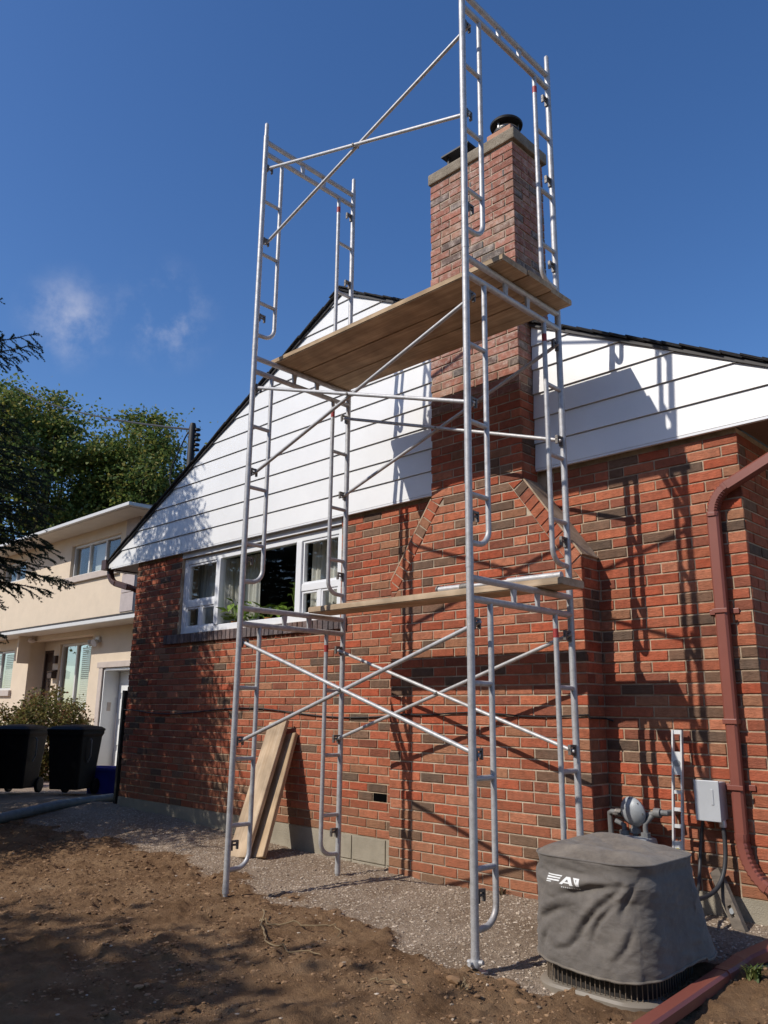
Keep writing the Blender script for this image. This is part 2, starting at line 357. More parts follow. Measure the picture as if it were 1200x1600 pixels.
def area(poly): return abs(sum(poly[i][0]*poly[(i+1) % len(poly)][1]-poly[(i+1) % len(poly)][0]*poly[i][1] for i in range(len(poly))))/2

# numpy value noise
def vnoise(x, y, seed=0):
    xi = np.floor(x).astype(np.int64); yi = np.floor(y).astype(np.int64); xf = x-xi; yf = y-yi
    def h(a, b):
        n = (a*374761393 + b*668265263 + seed*1442695041) & 0x7fffffff
        n = ((n ^ (n >> 13))*1274126177) & 0x7fffffff
        return ((n ^ (n >> 16)) & 0xffff)/65535.0
    u = xf*xf*(3-2*xf); w = yf*yf*(3-2*yf)
    return (h(xi, yi)*(1-u)+h(xi+1, yi)*u)*(1-w)+(h(xi, yi+1)*(1-u)+h(xi+1, yi+1)*u)*w - .5
def fbm(x, y, f, octs, seed=0, gain=.5):
    s = np.zeros_like(x); a = 1.
    for k in range(octs): s += a*vnoise(x*f+17.3*k, y*f-9.1*k, seed+k); f *= 2.03; a *= gain
    return s

# ------------------------------------------------------------------ ground
WX = [-400, -12, -9, -7.43, -5.5, -4.12, -3.13, -2.8, -1.45, -.33, 2, 400]
WZ = [-.3, -.26, -.13, -.10, -.15, -.20, -.21, -.17, -.155, -.105, -.13, -.3]
GX = [-400, -6.9, -6.6, -4.84, -3.6, -3.02, -1.98, -1.25, -.86, -.6, -.25, .3, 400]
GY = [-1.0, -1.05, -1.1, -.98, -1.05, -1.17, -1.34, -1.47, -1.62, -1.45, -.75, -.5, -.5]
def base_z(x, y):
    z = np.interp(x, WX, WZ)
    d = np.clip(-y, 0, None)
    near = np.interp(d, [0, .3, 1.5, 3, 5, 12, 400], [0, .3, 1, 1, 1, 1, 1])
    tgt = np.interp(d, [0, 1.5, 3, 5, 400], [-.215, -.235, -.30, -.38, -.4])
    zz = z*(1-near)+tgt*near
    b = np.clip(y, 0, None)
    zz = zz-.072*np.exp(-(((x+.05)/.78)**4+((y+1.35)/.85)**4))
    return zz*np.exp(-b*.6)+(-.27)*(1-np.exp(-b*.6))
def gravel_mask(x, y):
    e = np.interp(x, GX, GY) + fbm(x, y, 2.2, 4, 5)*.34 + fbm(x, y, 16, 2, 8)*.06
    return np.clip((y-e)/.10+.5, 0, 1)
def ground_z(x, y):
    g = gravel_mask(x, y); z = base_z(x, y)
    near = np.exp(-np.maximum(0, np.hypot(x+3, y+2)-5.5)*.5)
    dirt = fbm(x, y, 1.1, 2, 11)*.035 + fbm(x, y, 5.0, 2, 21, .5)*.016 + np.maximum(0, fbm(x, y, 9, 3, 31, .6)-.10)*.045 + np.maximum(0, fbm(x, y, 24, 2, 36, .6)-.05)*.022 + fbm(x, y, 40, 1, 41)*.012
    # footprints and dents
    dirt -= np.clip(fbm(x, y, 3.3, 2, 51)-.30, 0, 1)*.16
    grav = fbm(x, y, .9, 2, 61)*.03 + fbm(x, y, 9, 3, 71)*.010 + fbm(x, y, 45, 2, 81)*.009
    return z + near*(dirt*(1-g)*np.clip(1.15-g, 0, 1)+grav*g + (1-g)*.012)
def gz(x, y): return float(ground_z(np.array([float(x)]), np.array([float(y)]))[0])
def axis(a, b, step, lo, hi):
    m = np.arange(a, b+1e-6, step); s = step; left = []; x = a
    while x > lo: s *= 1.22; x -= s; left.append(x)
    s = step; right = []; x = m[-1]
    while x < hi: s *= 1.22; x += s; right.append(x)
    return np.concatenate([np.array(left[::-1]), m, np.array(right)])
xs = axis(-7.6, .9, .0125, -600, 500); ys = axis(-3.65, .12, .0125, -500, 700)
XX, YY = np.meshgrid(xs, ys); ZZ = ground_z(XX.ravel(), YY.ravel()); GM = gravel_mask(XX.ravel(), YY.ravel())
nx, ny = len(xs), len(ys)
ii, jj = np.meshgrid(np.arange(nx-1), np.arange(ny-1)); k = (jj*nx+ii).ravel()
faces = np.stack([k, k+1, k+nx+1, k+nx], 1)
me = bpy.data.meshes.new('ground')
me.vertices.add(nx*ny); me.vertices.foreach_set('co', np.stack([XX.ravel(), YY.ravel(), ZZ], 1).astype(np.float32).ravel())
me.loops.add(faces.size); me.loops.foreach_set('vertex_index', faces.ravel().astype(np.int32))
me.polygons.add(len(faces)); me.polygons.foreach_set('loop_start', (np.arange(len(faces))*4).astype(np.int32)); me.polygons.foreach_set('loop_total', np.full(len(faces), 4, np.int32))
me.update(); me.validate(); me.shade_smooth()
at = me.attributes.new('gravel', 'FLOAT', 'POINT'); at.data.foreach_set('value', GM.astype(np.float32))
def ground_mat():
    m, n, l, b = new_mat('soil')
    g = n.new('ShaderNodeNewGeometry'); a = n.new('ShaderNodeAttribute'); a.attribute_name = 'gravel'
    def nz(s, d=6, r=.65):
        q = n.new('ShaderNodeTexNoise'); q.inputs['Scale'].default_value = s; q.inputs['Detail'].default_value = d; q.inputs['Roughness'].default_value = r; l.new(g.outputs['Position'], q.inputs['Vector']); return q.outputs['Fac']
    def ramp(f, st):
        r = n.new('ShaderNodeValToRGB'); e = r.color_ramp.elements
        e[0].position, e[0].color = st[0][0], c4(st[0][1]); e[1].position, e[1].color = st[1][0], c4(st[1][1])
        for p, c in st[2:]: e.new(p).color = c4(c)
        l.new(f, r.inputs[0]); return r.outputs[0]
    dirt = ramp(nz(3.1, 8, .7), [(.30, (.13, .073, .038)), (.46, (.225, .134, .072)), (.60, (.30, .188, .104)), (.75, (.37, .245, .145))])
    grav = ramp(nz(55, 4, .75), [(.28, (.22, .172, .125)), (.45, (.38, .30, .225)), (.6, (.49, .395, .30)), (.74, (.60, .51, .41))])
    gl = ramp(nz(1.6, 4), [(.35, (.72, .66, .60)), (.65, (1.05, 1.02, 1.0))])
    mg = n.new('ShaderNodeMix'); mg.data_type = 'RGBA'; mg.blend_type = 'MULTIPLY'; mg.inputs['Factor'].default_value = 1; l.new(grav, mg.inputs['A']); l.new(gl, mg.inputs['B'])
    mx = n.new('ShaderNodeMix'); mx.data_type = 'RGBA'; l.new(a.outputs['Fac'], mx.inputs['Factor']); l.new(dirt, mx.inputs['A']); l.new(mg.outputs['Result'], mx.inputs['B'])
    l.new(mx.outputs['Result'], b.inputs['Base Color']); b.inputs['Roughness'].default_value = 1; b.inputs['Specular IOR Level'].default_value = .1
    bp = n.new('ShaderNodeBump'); bp.inputs['Strength'].default_value = 1.0; bp.inputs['Distance'].default_value = .016
    ad = n.new('ShaderNodeMath'); ad.operation = 'ADD'; l.new(nz(70, 5, .7), ad.inputs[0]); l.new(nz(190, 3, .7), ad.inputs[1]); l.new(ad.outputs[0], bp.inputs['Height']); l.new(bp.outputs[0], b.inputs['Normal'])
ground_mat()
me.materials.append(MATS['soil']); ground = link('ground', me, kind='structure')

# ------------------------------------------------------------------ the brick house
C = .0703; BL = .2255; JT = .0105; RECESS = .007
BD = -.219                                   # front plane of the chimney breast
XL = -7.43; HTOP = 2.775                      # left corner, underside of the gable siding
PK = (-3.683, 5.108); EV = 2.878; SLOPE = (PK[1]-EV)/(PK[0]+8.102)
house = thing('brick_house', 'red brick bungalow with white sided gable and tall exterior chimney', 'house', (-3.7, 4, -.15))

WIN = (-6.39, -3.66, 1.832, 2.705)
wall = MB()
T = .22; Y0 = RECESS
for x0, x1, z0, z1 in ((XL+RECESS, WIN[0], 0, HTOP), (WIN[1], -RECESS, 0, HTOP), (WIN[0], WIN[1], 0, WIN[2]-.0), (WIN[0], WIN[1], WIN[3], HTOP)):
    wall.box(x0, x1, Y0, Y0+T, z0, z1)
wall.box(-RECESS-T, -RECESS, Y0+T, 9.2, 0, HTOP)            # right side
wall.box(XL+RECESS, XL+RECESS+T, Y0+T, 9, 0, HTOP)        # left side
wall.box(XL+RECESS, -RECESS, 9, 9+T, 0, HTOP)
wall_o = part(wall, 'wall', 'mortar', house)
f = MB(); f.box(XL-.004, -3.62, -.002, .3, -.6, -.0); f.box(-2.86, .003, -.002, .3, -.6, 0)
f.box(-3.62, -2.86, .004, .3, -.6, 0)
f.box(-.2, .003, .3, 9.2, -.6, 0); f.box(XL-.004, XL+.2, .3, 9.2, -.6, 0)
found = part(f, 'foundation', 'concrete', house)
for x0, x1 in ((-3.615, -3.44), (-3.43, -3.045), (-3.035, -2.865)):
    for z0, z1 in ((-.42, -.2), (-.19, -.006)):
        b = MB(); b.bbox(x0, x1, -.006, .05, z0, z1, .004); part(b, 'block', 'concrete', found)

# chimney core (mortar) ---------------------------------------------------------
CX0, CX1, BX0, BX1 = -2.359, -1.471, -2.80, -1.016
SH0, SH1 = 2.05, 38*C                        # shoulder slopes
chimney = MB()
R = RECESS
chimney.box(BX0+R, BX1-R, BD+R, R-.001, -.5, SH0)
chimney.prism([(BX0+R, SH0), (BX1-R, SH0), (CX1-R, SH1), (CX0+R, SH1)], BD+R, R-.001)
chimney.box(CX0+R, CX1-R, BD+R, .22-R, SH1, 5.567)
chim_o = part(chimney, 'chimney', 'mortar_dark', house)

# bricks -----------------------------------------------------------------------
BR = []          # (owner, material, frame, polygon)  frame: origin, along, up, out
def frame_front(y): return (Vector((0, y, 0)), Vector((1, 0, 0)), Vector((0, 0, 1)), Vector((0, -1, 0)))
def frame_right(x): return (Vector((x, 0, 0)), Vector((0, 1, 0)), Vector((0, 0, 1)), Vector((1, 0, 0)))
def lay(owner, mat, frame, x0, x1, z0, z1, zbase, clips=(), holes=(), start=None, course=C, seed=1, matfn=None, end_half=True):
    r = random.Random(seed); n0 = int(round((z0-zbase)/course)); n = n0
    while zbase+(n+.55)*course < z1:
        za = zbase+n*course+JT/2; zb = min(za+course-JT, z1-.002)
        off = (0 if n % 2 == 0 else .5)*BL + (r.uniform(-.012, .012))
        x = (start if start is not None else x0) - BL + off
        while x < x1:
            a, b = max(x+JT/2, x0+.001), min(x+BL-JT/2, x1-.001)
            # now and then a brick laid as two headers
            cuts = [(a, b)]
            if r.random() < .05 and b-a > .18: cuts = [(a, (a+b)/2-JT/2), ((a+b)/2+JT/2, b)]
            for a2, b2 in cuts:
                if b2-a2 < .025: continue
                polys = [[(a2, za), (b2, za), (b2, zb), (a2, zb)]]
                for h in holes:
                    nw = []
                    for p in polys:
                        if p[0][0] >= h[1] or p[1][0] <= h[0] or p[0][1] >= h[3] or p[2][1] <= h[2]: nw.append(p); continue
                        if p[0][1] < h[2]-.03 : nw.append([(p[0][0], p[0][1]), (p[1][0], p[0][1]), (p[1][0], h[2]-.002), (p[0][0], h[2]-.002)]); continue
                        if p[2][1] > h[3]+.03 : nw.append([(p[0][0], h[3]+.002), (p[1][0], h[3]+.002), (p[1][0], p[2][1]), (p[0][0], p[2][1])]); continue
                        if p[0][0] < h[0]-.03: nw.append([(p[0][0], za), (h[0]-.004, za), (h[0]-.004, zb), (p[0][0], zb)])
                        if p[1][0] > h[1]+.03: nw.append([(h[1]+.004, za), (p[1][0], za), (p[1][0], zb), (h[1]+.004, zb)])
                    polys = nw
                for p in polys:
                    for c in clips:
                        p = clip(p, *c)
                        if len(p) < 3: break
                    if len(p) >= 3 and area(p) > .0009: BR.append((owner, mat, frame, p))
            x += BL
        n += 1
# main wall: left of the breast, right of the breast, the strip above the shoulders
hole = [(WIN[0]-.003, WIN[1]+.003, WIN[2]-.105, HTOP+1), (-3.20, -3.035, 4*C, 5*C)]
lay('wall', 'brick', frame_front(0), XL, -2.44, 0, HTOP-.004, 0, holes=hole, seed=3)
lay('wall', 'brick', frame_front(0), -1.40, 0, 0, HTOP-.004, 0, seed=5, start=-7*BL,
    clips=[])
lay('wall', 'brick', frame_right(0), .012, 9.2, 0, HTOP-.004, 0, seed=6)
# breast: field, stepped into sloping shoulders edged with bricks laid on the rake
BW = .105
def slope_line(x0, z0, x1, z1, sgn, off):
    d = Vector((x1-x0, z1-z0)).normalized(); nrm = Vector((-d.y, d.x))*sgn      # outward
    return (nrm.x, nrm.y, nrm.x*x0+nrm.y*z0-off), d, nrm
cl, dl, nl = slope_line(BX0, SH0, CX0, SH1, 1, BW+.006)
cr, dr, nr = slope_line(BX1, SH0, CX1, SH1, -1, BW+.006)
lay('chimney', 'brick', frame_front(BD), BX0, BX1, -3*C, SH1+.001, 0, clips=[cl, cr], seed=8)
for (px, pz), d, nrm, ln in (((BX0, SH0), dl, nl, math.hypot(CX0-BX0, SH1-SH0)), ((BX1, SH0), dr, nr, math.hypot(CX1-BX1, SH1-SH0))):
    t = 0.004
    while t < ln-.02:
        w = .0655; t2 = min(t+w, ln)
        q = [(px+d.x*a-nrm.x*b, pz+d.y*a-nrm.y*b) for a, b in ((t, .0), (t2, .0), (t2, BW), (t, BW))]
        BR.append(('chimney', 'brick', frame_front(BD-.002), q)); t = t2+JT
for sx, px, qx, nrm in ((1, BX0, CX0, nl), (-1, BX1, CX1, nr)):
    a = (px-nrm.x*.0, SH0-.010); b = (px-nrm.x*BW, SH0-nrm.y*BW-.010); zc = SH0-BW/nrm.y+.004
    tri = [a, b, (px+sx*.001, zc)] if sx < 0 else [a, (px+sx*.001, zc), b]
    zm = (a[1]+zc)/2
    for q in (clip(tri, 0, 1, zm-.005), clip(tri, 0, -1, -zm-.005)):
        if len(q) >= 3: BR.append(('chimney', 'brick', frame_front(BD), q))
    x2 = qx-BW/nrm.x
    t1, t2, t3 = (qx, SH1-.004), (qx-nrm.x*BW, SH1-nrm.y*BW+.004), (x2, SH1-.004)
    BR.append(('chimney', 'brick', frame_front(BD), [t1, t2, t3] if sx < 0 else [t1, t3, t2]))
lay('chimney', 'brick', frame_front(BD), CX0, CX1, 38*C, 48*C, 0, seed=9)
lay('chimney', 'brick_weathered', frame_front(BD), CX0, CX1, 48*C, 79.2*C, 0, seed=10)
lay('chimney', 'brick', frame_right(BX1), BD+.013, -.006, -3*C, SH0+.0, 0, seed=11)
lay('chimney', 'brick', frame_right(CX1), BD+.013, -.02, 38*C, 48*C, 0, seed=12)
lay('chimney', 'brick_weathered', frame_right(CX1), BD+.013, .22, 48*C, 79.2*C, 0, seed=13)
# bricks capping the right shoulder slope
for k in range(9):
    pass

def brick_geo(poly, r, depth=.035, bev=.0035):
    """brick as a prism with a chamfered, slightly uneven face: local coords about the centroid"""
    cx = sum(p[0] for p in poly)/len(poly); cz = sum(p[1] for p in poly)/len(poly)
    n = len(poly); out = [(p[0]-cx, p[1]-cz) for p in poly]; inn = []
    for x, z in out:
        L = math.hypot(x, z); s = max(.3, 1-bev*1.5/max(L, .01))
        sx = (abs(x)-bev)/abs(x) if abs(x) > bev*2 else 1; sz = (abs(z)-bev)/abs(z) if abs(z) > bev*2 else 1
        inn.append((x*sx+r.uniform(-.0012, .0012), z*sz+r.uniform(-.0012, .0012)))
    e = .0012
    v = [(x, -depth, z) for x, z in out] + [(x, -.0035+r.uniform(-e, e), z) for x, z in out] + [(x, r.uniform(-e, e), z) for x, z in inn]
    f = [tuple(range(2*n, 3*n))]
    for i in range(n):
        j = (i+1) % n; f += [(i, j, n+j, n+i), (n+i, n+j, 2*n+j, 2*n+i)]
    return (cx, cz), v, f
def apparent(b):
    o, al, up, out = b[2]; cx = sum(p[0] for p in b[3])/len(b[3]); cz = sum(p[1] for p in b[3])/len(b[3])
    w = o+al*cx+up*cz; d = CAM-w; L = d.length
    v = w-CAM; dep = v.dot(FW)
    if dep <= 0: return -1
    u, q = 600+1261.87*v.dot(RT)/dep, 800-1261.87*v.dot(UP)/dep
    if not (-10 < u < 1210 and -10 < q < 1610): return -1
    if 845 < u < 1060 and q > 1345: return -1         # behind the covered condenser
    return area(b[3])*max(0, d.normalized().dot(out))/L**2
order = sorted(range(len(BR)), key=lambda i: -apparent(BR[i]))
single = set(order[:300])
stuff = {}
shared = {}
br = random.Random(17)
for i, (owner, mat, (o, al, up, out), poly) in enumerate(BR):
    own = wall_o if owner == 'wall' else chim_o
    if i in single:
        w = max(p[0] for p in poly)-min(p[0] for p in poly); full = len(poly) == 4 and abs(w-(BL-JT)) < .0006 and abs(poly[0][1]-poly[1][1]) < 1e-6
        key = (mat, abs(out.x) > .5, br.randrange(6)) if full else None
        (cx, cz), v, f = brick_geo(poly, br)
        mesh = shared.get(key) if key else None
        if mesh is None:
            mb = MB(); mb.add([al*x+out*(y)+up*z for x, y, z in v], f); mesh = mb.mesh('brick'); mesh.materials.append(MATS[mat])
            if key: shared[key] = mesh
        c = o+al*cx+up*cz+out*br.uniform(-.0015, .0015)
        q = link('brick', mesh, own); q.location = c - house.location - own.location
    else:
        mb = stuff.setdefault((owner, mat), MB())
        (cx, cz), v, f = brick_geo(poly, br)
        j = br.uniform(-.0015, .0015)
        mb.add([o+al*(cx+x)+out*(y+j)+up*(cz+z) for x, y, z in v], f)
for (owner, mat), mb in stuff.items():
    part(mb, 'bricks', mat, wall_o if owner == 'wall' else chim_o, kind='stuff')
gr = random.Random(23)
for k in range(26):
    nrow = gr.randrange(56, 78); off = (0 if nrow % 2 == 0 else .5)*BL; x = CX0-BL+off+BL*gr.randrange(3, 6)
    if not CX0+.1 < x < CX1-.03: continue
    mb = MB(); zz = nrow*C+.006; mb.box(x-.007, x+.007, BD+.001, BD+R+.002, zz, zz+.058*gr.uniform(.5, 1)); part(mb, 'open_joint', 'black_metal', chim_o)
# closed black box: the shade inside an old vent hole, put into its colour
v = MB(); v.box(-3.194, -3.041, .003, .012, 4*C+.004, 5*C-.004); vent = part(v, 'vent_hole_shade', 'black_metal', wall_o)

# shoulder caps, chimney cap, flues
s = MB()
for px, qx, sg in ((BX0, CX0, -1), (BX1, CX1, 1)):
    d = Vector((qx-px, SH1-SH0)).normalized(); nrm = Vector((-d.y, d.x)) if sg < 0 else Vector((d.y, -d.x))
    q = [(px, SH0), (qx, SH1), (qx+nrm.x*.012, SH1+nrm.y*.012), (px+nrm.x*.012, SH0+nrm.y*.012)]
    if sg > 0: q = q[::-1]
    s = MB(); s.prism(q, BD+.003, -.001); part(s, 'shoulder_capping', 'mortar', chim_o)
cp = MB(); cp.bbox(CX0-.012, CX1+.03, BD-.02, .25, 5.568, 5.672, .012); part(cp, 'cap', 'cap_concrete', chim_o)
fl = MB(); fl.bbox(-1.80, -1.55, -.12, .13, 5.66, 5.83, .01); fr_ = part(fl, 'flue_tile', 'clay', chim_o)
k = MB(); k.lathe([(.095, 5.825), (.095, 5.885), (.10, 5.89), (.095, 5.895)], -1.675, .0, 28); part(k, 'flue_collar', 'steel_shiny', fr_, True)
k = MB(); k.lathe([(.138, 5.925), (.142, 5.94), (.13, 5.955), (.06, 5.975), (.005, 5.98)], -1.675, .0, 32); part(k, 'rain_cap', 'black_metal', fr_, True)
for a in (0.4, 2.5, 4.6):
    k = MB(); k.box(-1.675+.1*math.cos(a)-.008, -1.675+.1*math.cos(a)+.008, .1*math.sin(a)-.004, .1*math.sin(a)+.004, 5.87, 5.94); part(k, 'cap_stay', 'steel_shiny', fr_)
k = MB(); k.lathe([(.113, 5.84), (.113, 5.865)], -1.675, 0, 24); part(k, 'flashing', 'black_metal', fr_)
fl = MB(); fl.bbox(-2.25, -2.02, -.11, .12, 5.66, 5.76, .01); fl2 = part(fl, 'flue_tile', 'pale_clay', chim_o)
k = MB(); k.box(-2.29, -1.98, -.15, .16, 5.86, 5.875); k.add([(-2.29, -.15, 5.875), (-1.98, -.15, 5.875), (-1.98, .16, 5.875), (-2.29, .16, 5.875), (-2.135, .005, 5.93)], [(0, 1, 4), (1, 2, 4), (2, 3, 4), (3, 0, 4), (3, 2, 1, 0)])
part(k, 'rain_cap', 'black_metal', fl2)
for x in (-2.24, -2.03):
    for y in (-.1, .11): k = MB(); k.box(x-.01, x+.01, y-.01, y+.01, 5.74, 5.862); part(k, 'cap_stay', 'black_metal', fl2)

# gable siding: one object for each lapped board, interrupted by the chimney
SY = -.037
def rake_clips(off=0.0):
    d = Vector((PK[0]+8.102, PK[1]-EV)).normalized()
    return [(-d.y, d.x, -d.y*-8.102+d.x*EV-off), (d.y, d.x, d.y*(2*PK[0]+8.102)+d.x*EV-off)]
z = HTOP; EXP = .2005; kk = 0
while z < 5.1:
    z1 = z+EXP
    for x0, x1 in ((-8.102, CX0-.004), (CX1+.006, .736)):
        p = [(x0, z), (x1, z), (x1, z1), (x0, z1)]
        for c in rake_clips(.024): p = clip(p, *c) if len(p) > 2 else []
        if len(p) < 3 or area(p) < .002: continue
        b = MB(); n = len(p)
        yf = lambda zz: SY-.004-.014*(1-(zz-z)/EXP)
        low = min(q[1] for q in p)
        v = [(x, yf(zz), zz+(.0 if zz > low+.001 else .006)) for x, zz in p] + [(x, SY+.012, zz+(.0 if zz > low+.001 else .006)) for x, zz in p]
        b.add(v, [tuple(range(n)), tuple(range(2*n-1, n-1, -1))] + [(i, (i+1) % n, n+(i+1) % n, n+i) for i in range(n)])
        part(b, 'siding_board', 'siding', house)
    z = z1; kk += 1
gb = MB()     # sheathing behind the boards
for x0, x1 in ((-8.102, CX0+.02), (CX0+.02, CX1-.02), (CX1-.02, .736)):
    p = [(x0, HTOP+.003), (x1, HTOP+.003), (x1, 6), (x0, 6)]
    for c in rake_clips(.028): p = clip(p, *c)
    if x0 == CX0+.02: gb.prism(p, .23, .26)
    else: gb.prism(p, SY+.014, .10)
part(gb, 'gable_sheathing', 'dark_trim', house)
st = MB(); st.box(XL-.6, CX0-.01, SY-.016, SY+.01, HTOP-.012, HTOP+.004); st.box(CX1+.01, .73, SY-.016, SY+.01, HTOP-.012, HTOP+.004)
part(st, 'starter_strip', 'white_vinyl', house)
# roof: deck on each slope and courses of shingles
L = math.hypot(PK[0]+8.102, PK[1]-EV); ang = math.atan2(PK[1]-EV, PK[0]+8.102)
for sg in (-1, 1):
    M = Matrix.Translation((PK[0], 0, PK[1])) @ Matrix.Rotation((-ang if sg < 0 else ang), 4, 'Y') @ Matrix.Scale(sg, 4, (1, 0, 0))
    # local x runs down the slope from the ridge
    dk = MB(); dk.box(0.0, L+.05, -.068, 9.6, -.034, -.012, M); deck = part(dk, 'roof', 'dark_trim', house)
    ncs = int(L/.142)
    for i in range(ncs+1):
        a = i*.142-.02; j = br.uniform(-.008, .010)
        sgm = MB(); MM = M @ Matrix.Translation((a+.142, 0, .004)) @ Matrix.Rotation(math.radians(2.6), 4, 'Y')
        sgm.box(-.29 if i else -.15, .012, -.088+j, 9.62, -.012, .000, MM); part(sgm, 'shingle_course', 'shingle', deck)
rc = MB(); rc.prism([(PK[0]-.14, PK[1]-.045), (PK[0], PK[1]+.032), (PK[0], PK[1]+.045), (PK[0]-.15, PK[1]-.035)], -.1, 9.62); rc.prism([(PK[0], PK[1]+.032), (PK[0]+.14, PK[1]-.045), (PK[0]+.15, PK[1]-.035), (PK[0], PK[1]+.045)], -.1, 9.62)
part(rc, 'ridge_cap', 'shingle', house)
# soffits, fascias, gutters
sf = MB(); sf.box(.006, .73, SY+.02, 9.3, HTOP+.001, HTOP+.035); part(sf, 'soffit', 'soffit_brown', house)
sf = MB(); sf.box(-8.09, XL-.006, SY+.02, 9.3, HTOP+.001, HTOP+.035); part(sf, 'soffit', 'soffit_brown', house)
for x0, x1 in ((.738, .85), (-8.225, -8.105)):
    g = MB(); g.box(x0, x1, -.09, 9.5, HTOP-.01, HTOP+.002); g.box(x0, x0+.006, -.09, 9.5, HTOP, HTOP+.12); g.box(x1-.006, x1, -.09, 9.5, HTOP, HTOP+.12); g.box(x0, x1, -.094, -.088, HTOP-.01, HTOP+.12)
    part(g, 'gutter', 'dark_brown_metal', house)

# window -------------------------------------------------------------------------
wx0, wx1, wz0, wz1 = WIN
win = MB(); FY0, FY1 = .035, .11
win.bbox(wx0+.003, wx0+.075, FY0, FY1, wz0+.003, wz1-.003, .006); win.bbox(wx1-.075, wx1-.003, FY0, FY1, wz0+.003, wz1-.003, .006)
win.bbox(wx0+.073, wx1-.073, FY0+.003, FY1, wz0+.003, wz0+.07, .006); win.bbox(wx0+.073, wx1-.073, FY0+.003, FY1, wz1-.075, wz1-.003, .006)
window = part(win, 'window', 'white_vinyl', house)
M1, M2 = (-5.735, -5.655), (-4.345, -4.265)
for a, b in (M1, M2):
    q = MB(); q.bbox(a, b, FY0-.008, FY1-.005, wz0+.068, wz1-.073, .006); part(q, 'mullion', 'white_vinyl', window)
ZB = 2.165
for a, b in ((wx0+.073, M1[0]), (M2[1], wx1-.073)):
    q = MB(); q.bbox(a+.002, b-.002, FY0+.004, FY1-.01, ZB-.035, ZB+.035, .006); part(q, 'transom', 'white_vinyl', window)
    q = MB(); m_ = (a+b)/2; q.bbox(m_-.022, m_+.022, FY0+.008, FY1-.012, wz0+.068, ZB-.037, .005); part(q, 'meeting_rail', 'white_vinyl', window)
    for (p0, p1, z0, z1) in ((a, b, ZB+.03, wz1-.075), (a, m_-.02, wz0+.065, ZB-.033), (m_+.02, b, wz0+.065, ZB-.033)):
        s = MB(); t = .024; y0, y1 = FY0+.014, FY1-.02
        s.bbox(p0+.002, p0+t, y0, y1, z0+.004, z1-.002, .003); s.bbox(p1-t, p1-.002, y0, y1, z0+.004, z1-.002, .003)
        s.bbox(p0+t, p1-t, y0, y1, z0+.004, z0+t, .003); s.bbox(p0+t, p1-t, y0, y1, z1-t, z1-.002, .003)
        sa = part(s, 'sash', 'white_vinyl', window)
        g = MB(); g.box(p0+t-.004, p1-t+.004, .072, .076, z0+t-.004, z1-t+.004); part(g, 'pane', 'glass', window)
g = MB(); g.box(M1[1]-.004, M2[0]+.004, .072, .076, wz0+.065, wz1-.07); part(g, 'pane', 'glass', window)
lt = MB(); lt.box(wx0, wx1, -.002, .05, wz1+.001, HTOP-.004); part(lt, 'lintel', 'white_vinyl', house)
sill = MB(); sill.box(-6.62, -3.565, .0, .035, wz0-.105, wz0-.002); sill_o = part(sill, 'window_sill', 'mortar_dark', house)
x = -6.64
while x < -3.57:
    b = MB(); j = br.uniform(-.003, .003)
    (c0, c1), v, f = brick_geo([(x, wz0-.108), (x+.0635, wz0-.108), (x+.0635, wz0-.006), (x, wz0-.006)], br, .06)
    b.add([(c0+a, -.032-y+j, c1+zz) for a, y, zz in v], f); part(b, 'sill_brick', 'brick_sill', sill_o); x += .0735
# the room behind: floor, walls, ceiling
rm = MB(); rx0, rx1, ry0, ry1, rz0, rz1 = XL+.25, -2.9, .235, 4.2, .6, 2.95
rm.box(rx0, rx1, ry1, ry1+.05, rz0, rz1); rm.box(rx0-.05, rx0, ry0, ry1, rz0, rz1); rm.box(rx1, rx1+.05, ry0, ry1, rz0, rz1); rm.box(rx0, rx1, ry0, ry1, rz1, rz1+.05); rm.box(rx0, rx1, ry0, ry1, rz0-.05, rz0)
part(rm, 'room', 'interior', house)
def curtain(x0, x1, y, z0, z1, seed, label):
    r = random.Random(seed); n = int((x1-x0)/.008); v = []; f = []; ph = r.uniform(0, 6)
    for i in range(n+1):
        x = x0+(x1-x0)*i/n; yy = y+.022*math.sin(x*95+ph)+.012*math.sin(x*41+ph*2)
        v += [(x, yy, z0), (x, yy*.3+y*.7, z1), (x, yy+.003, z0), (x, yy*.3+y*.7+.003, z1)]
    for i in range(n):
        a = i*4; f += [(a, a+4, a+5, a+1), (a+2, a+3, a+7, a+6)]
    f += [(0, 1, 3, 2), (n*4, n*4+2, n*4+3, n*4+1)]
    b = MB(); b.add(v, f); o = b.build('curtain', 'curtain', None, True, None)
    tag(o, label, 'curtain', 'curtains behind the front window')
curtain(wx0-.42, M1[0]-.06, .30, 1.4, wz1-.02, 1, 'pale curtain hanging behind the left sash of the brick house window')
curtain(M1[1]-.28, -5.33, .33, 1.4, wz1-.02, 2, 'pale curtain drawn aside behind the fixed middle window pane')
curtain(M2[1]-.14, wx1-.04, .30, 1.4, wz1-.02, 3, 'pale curtain hanging behind the window sash nearest the chimney')
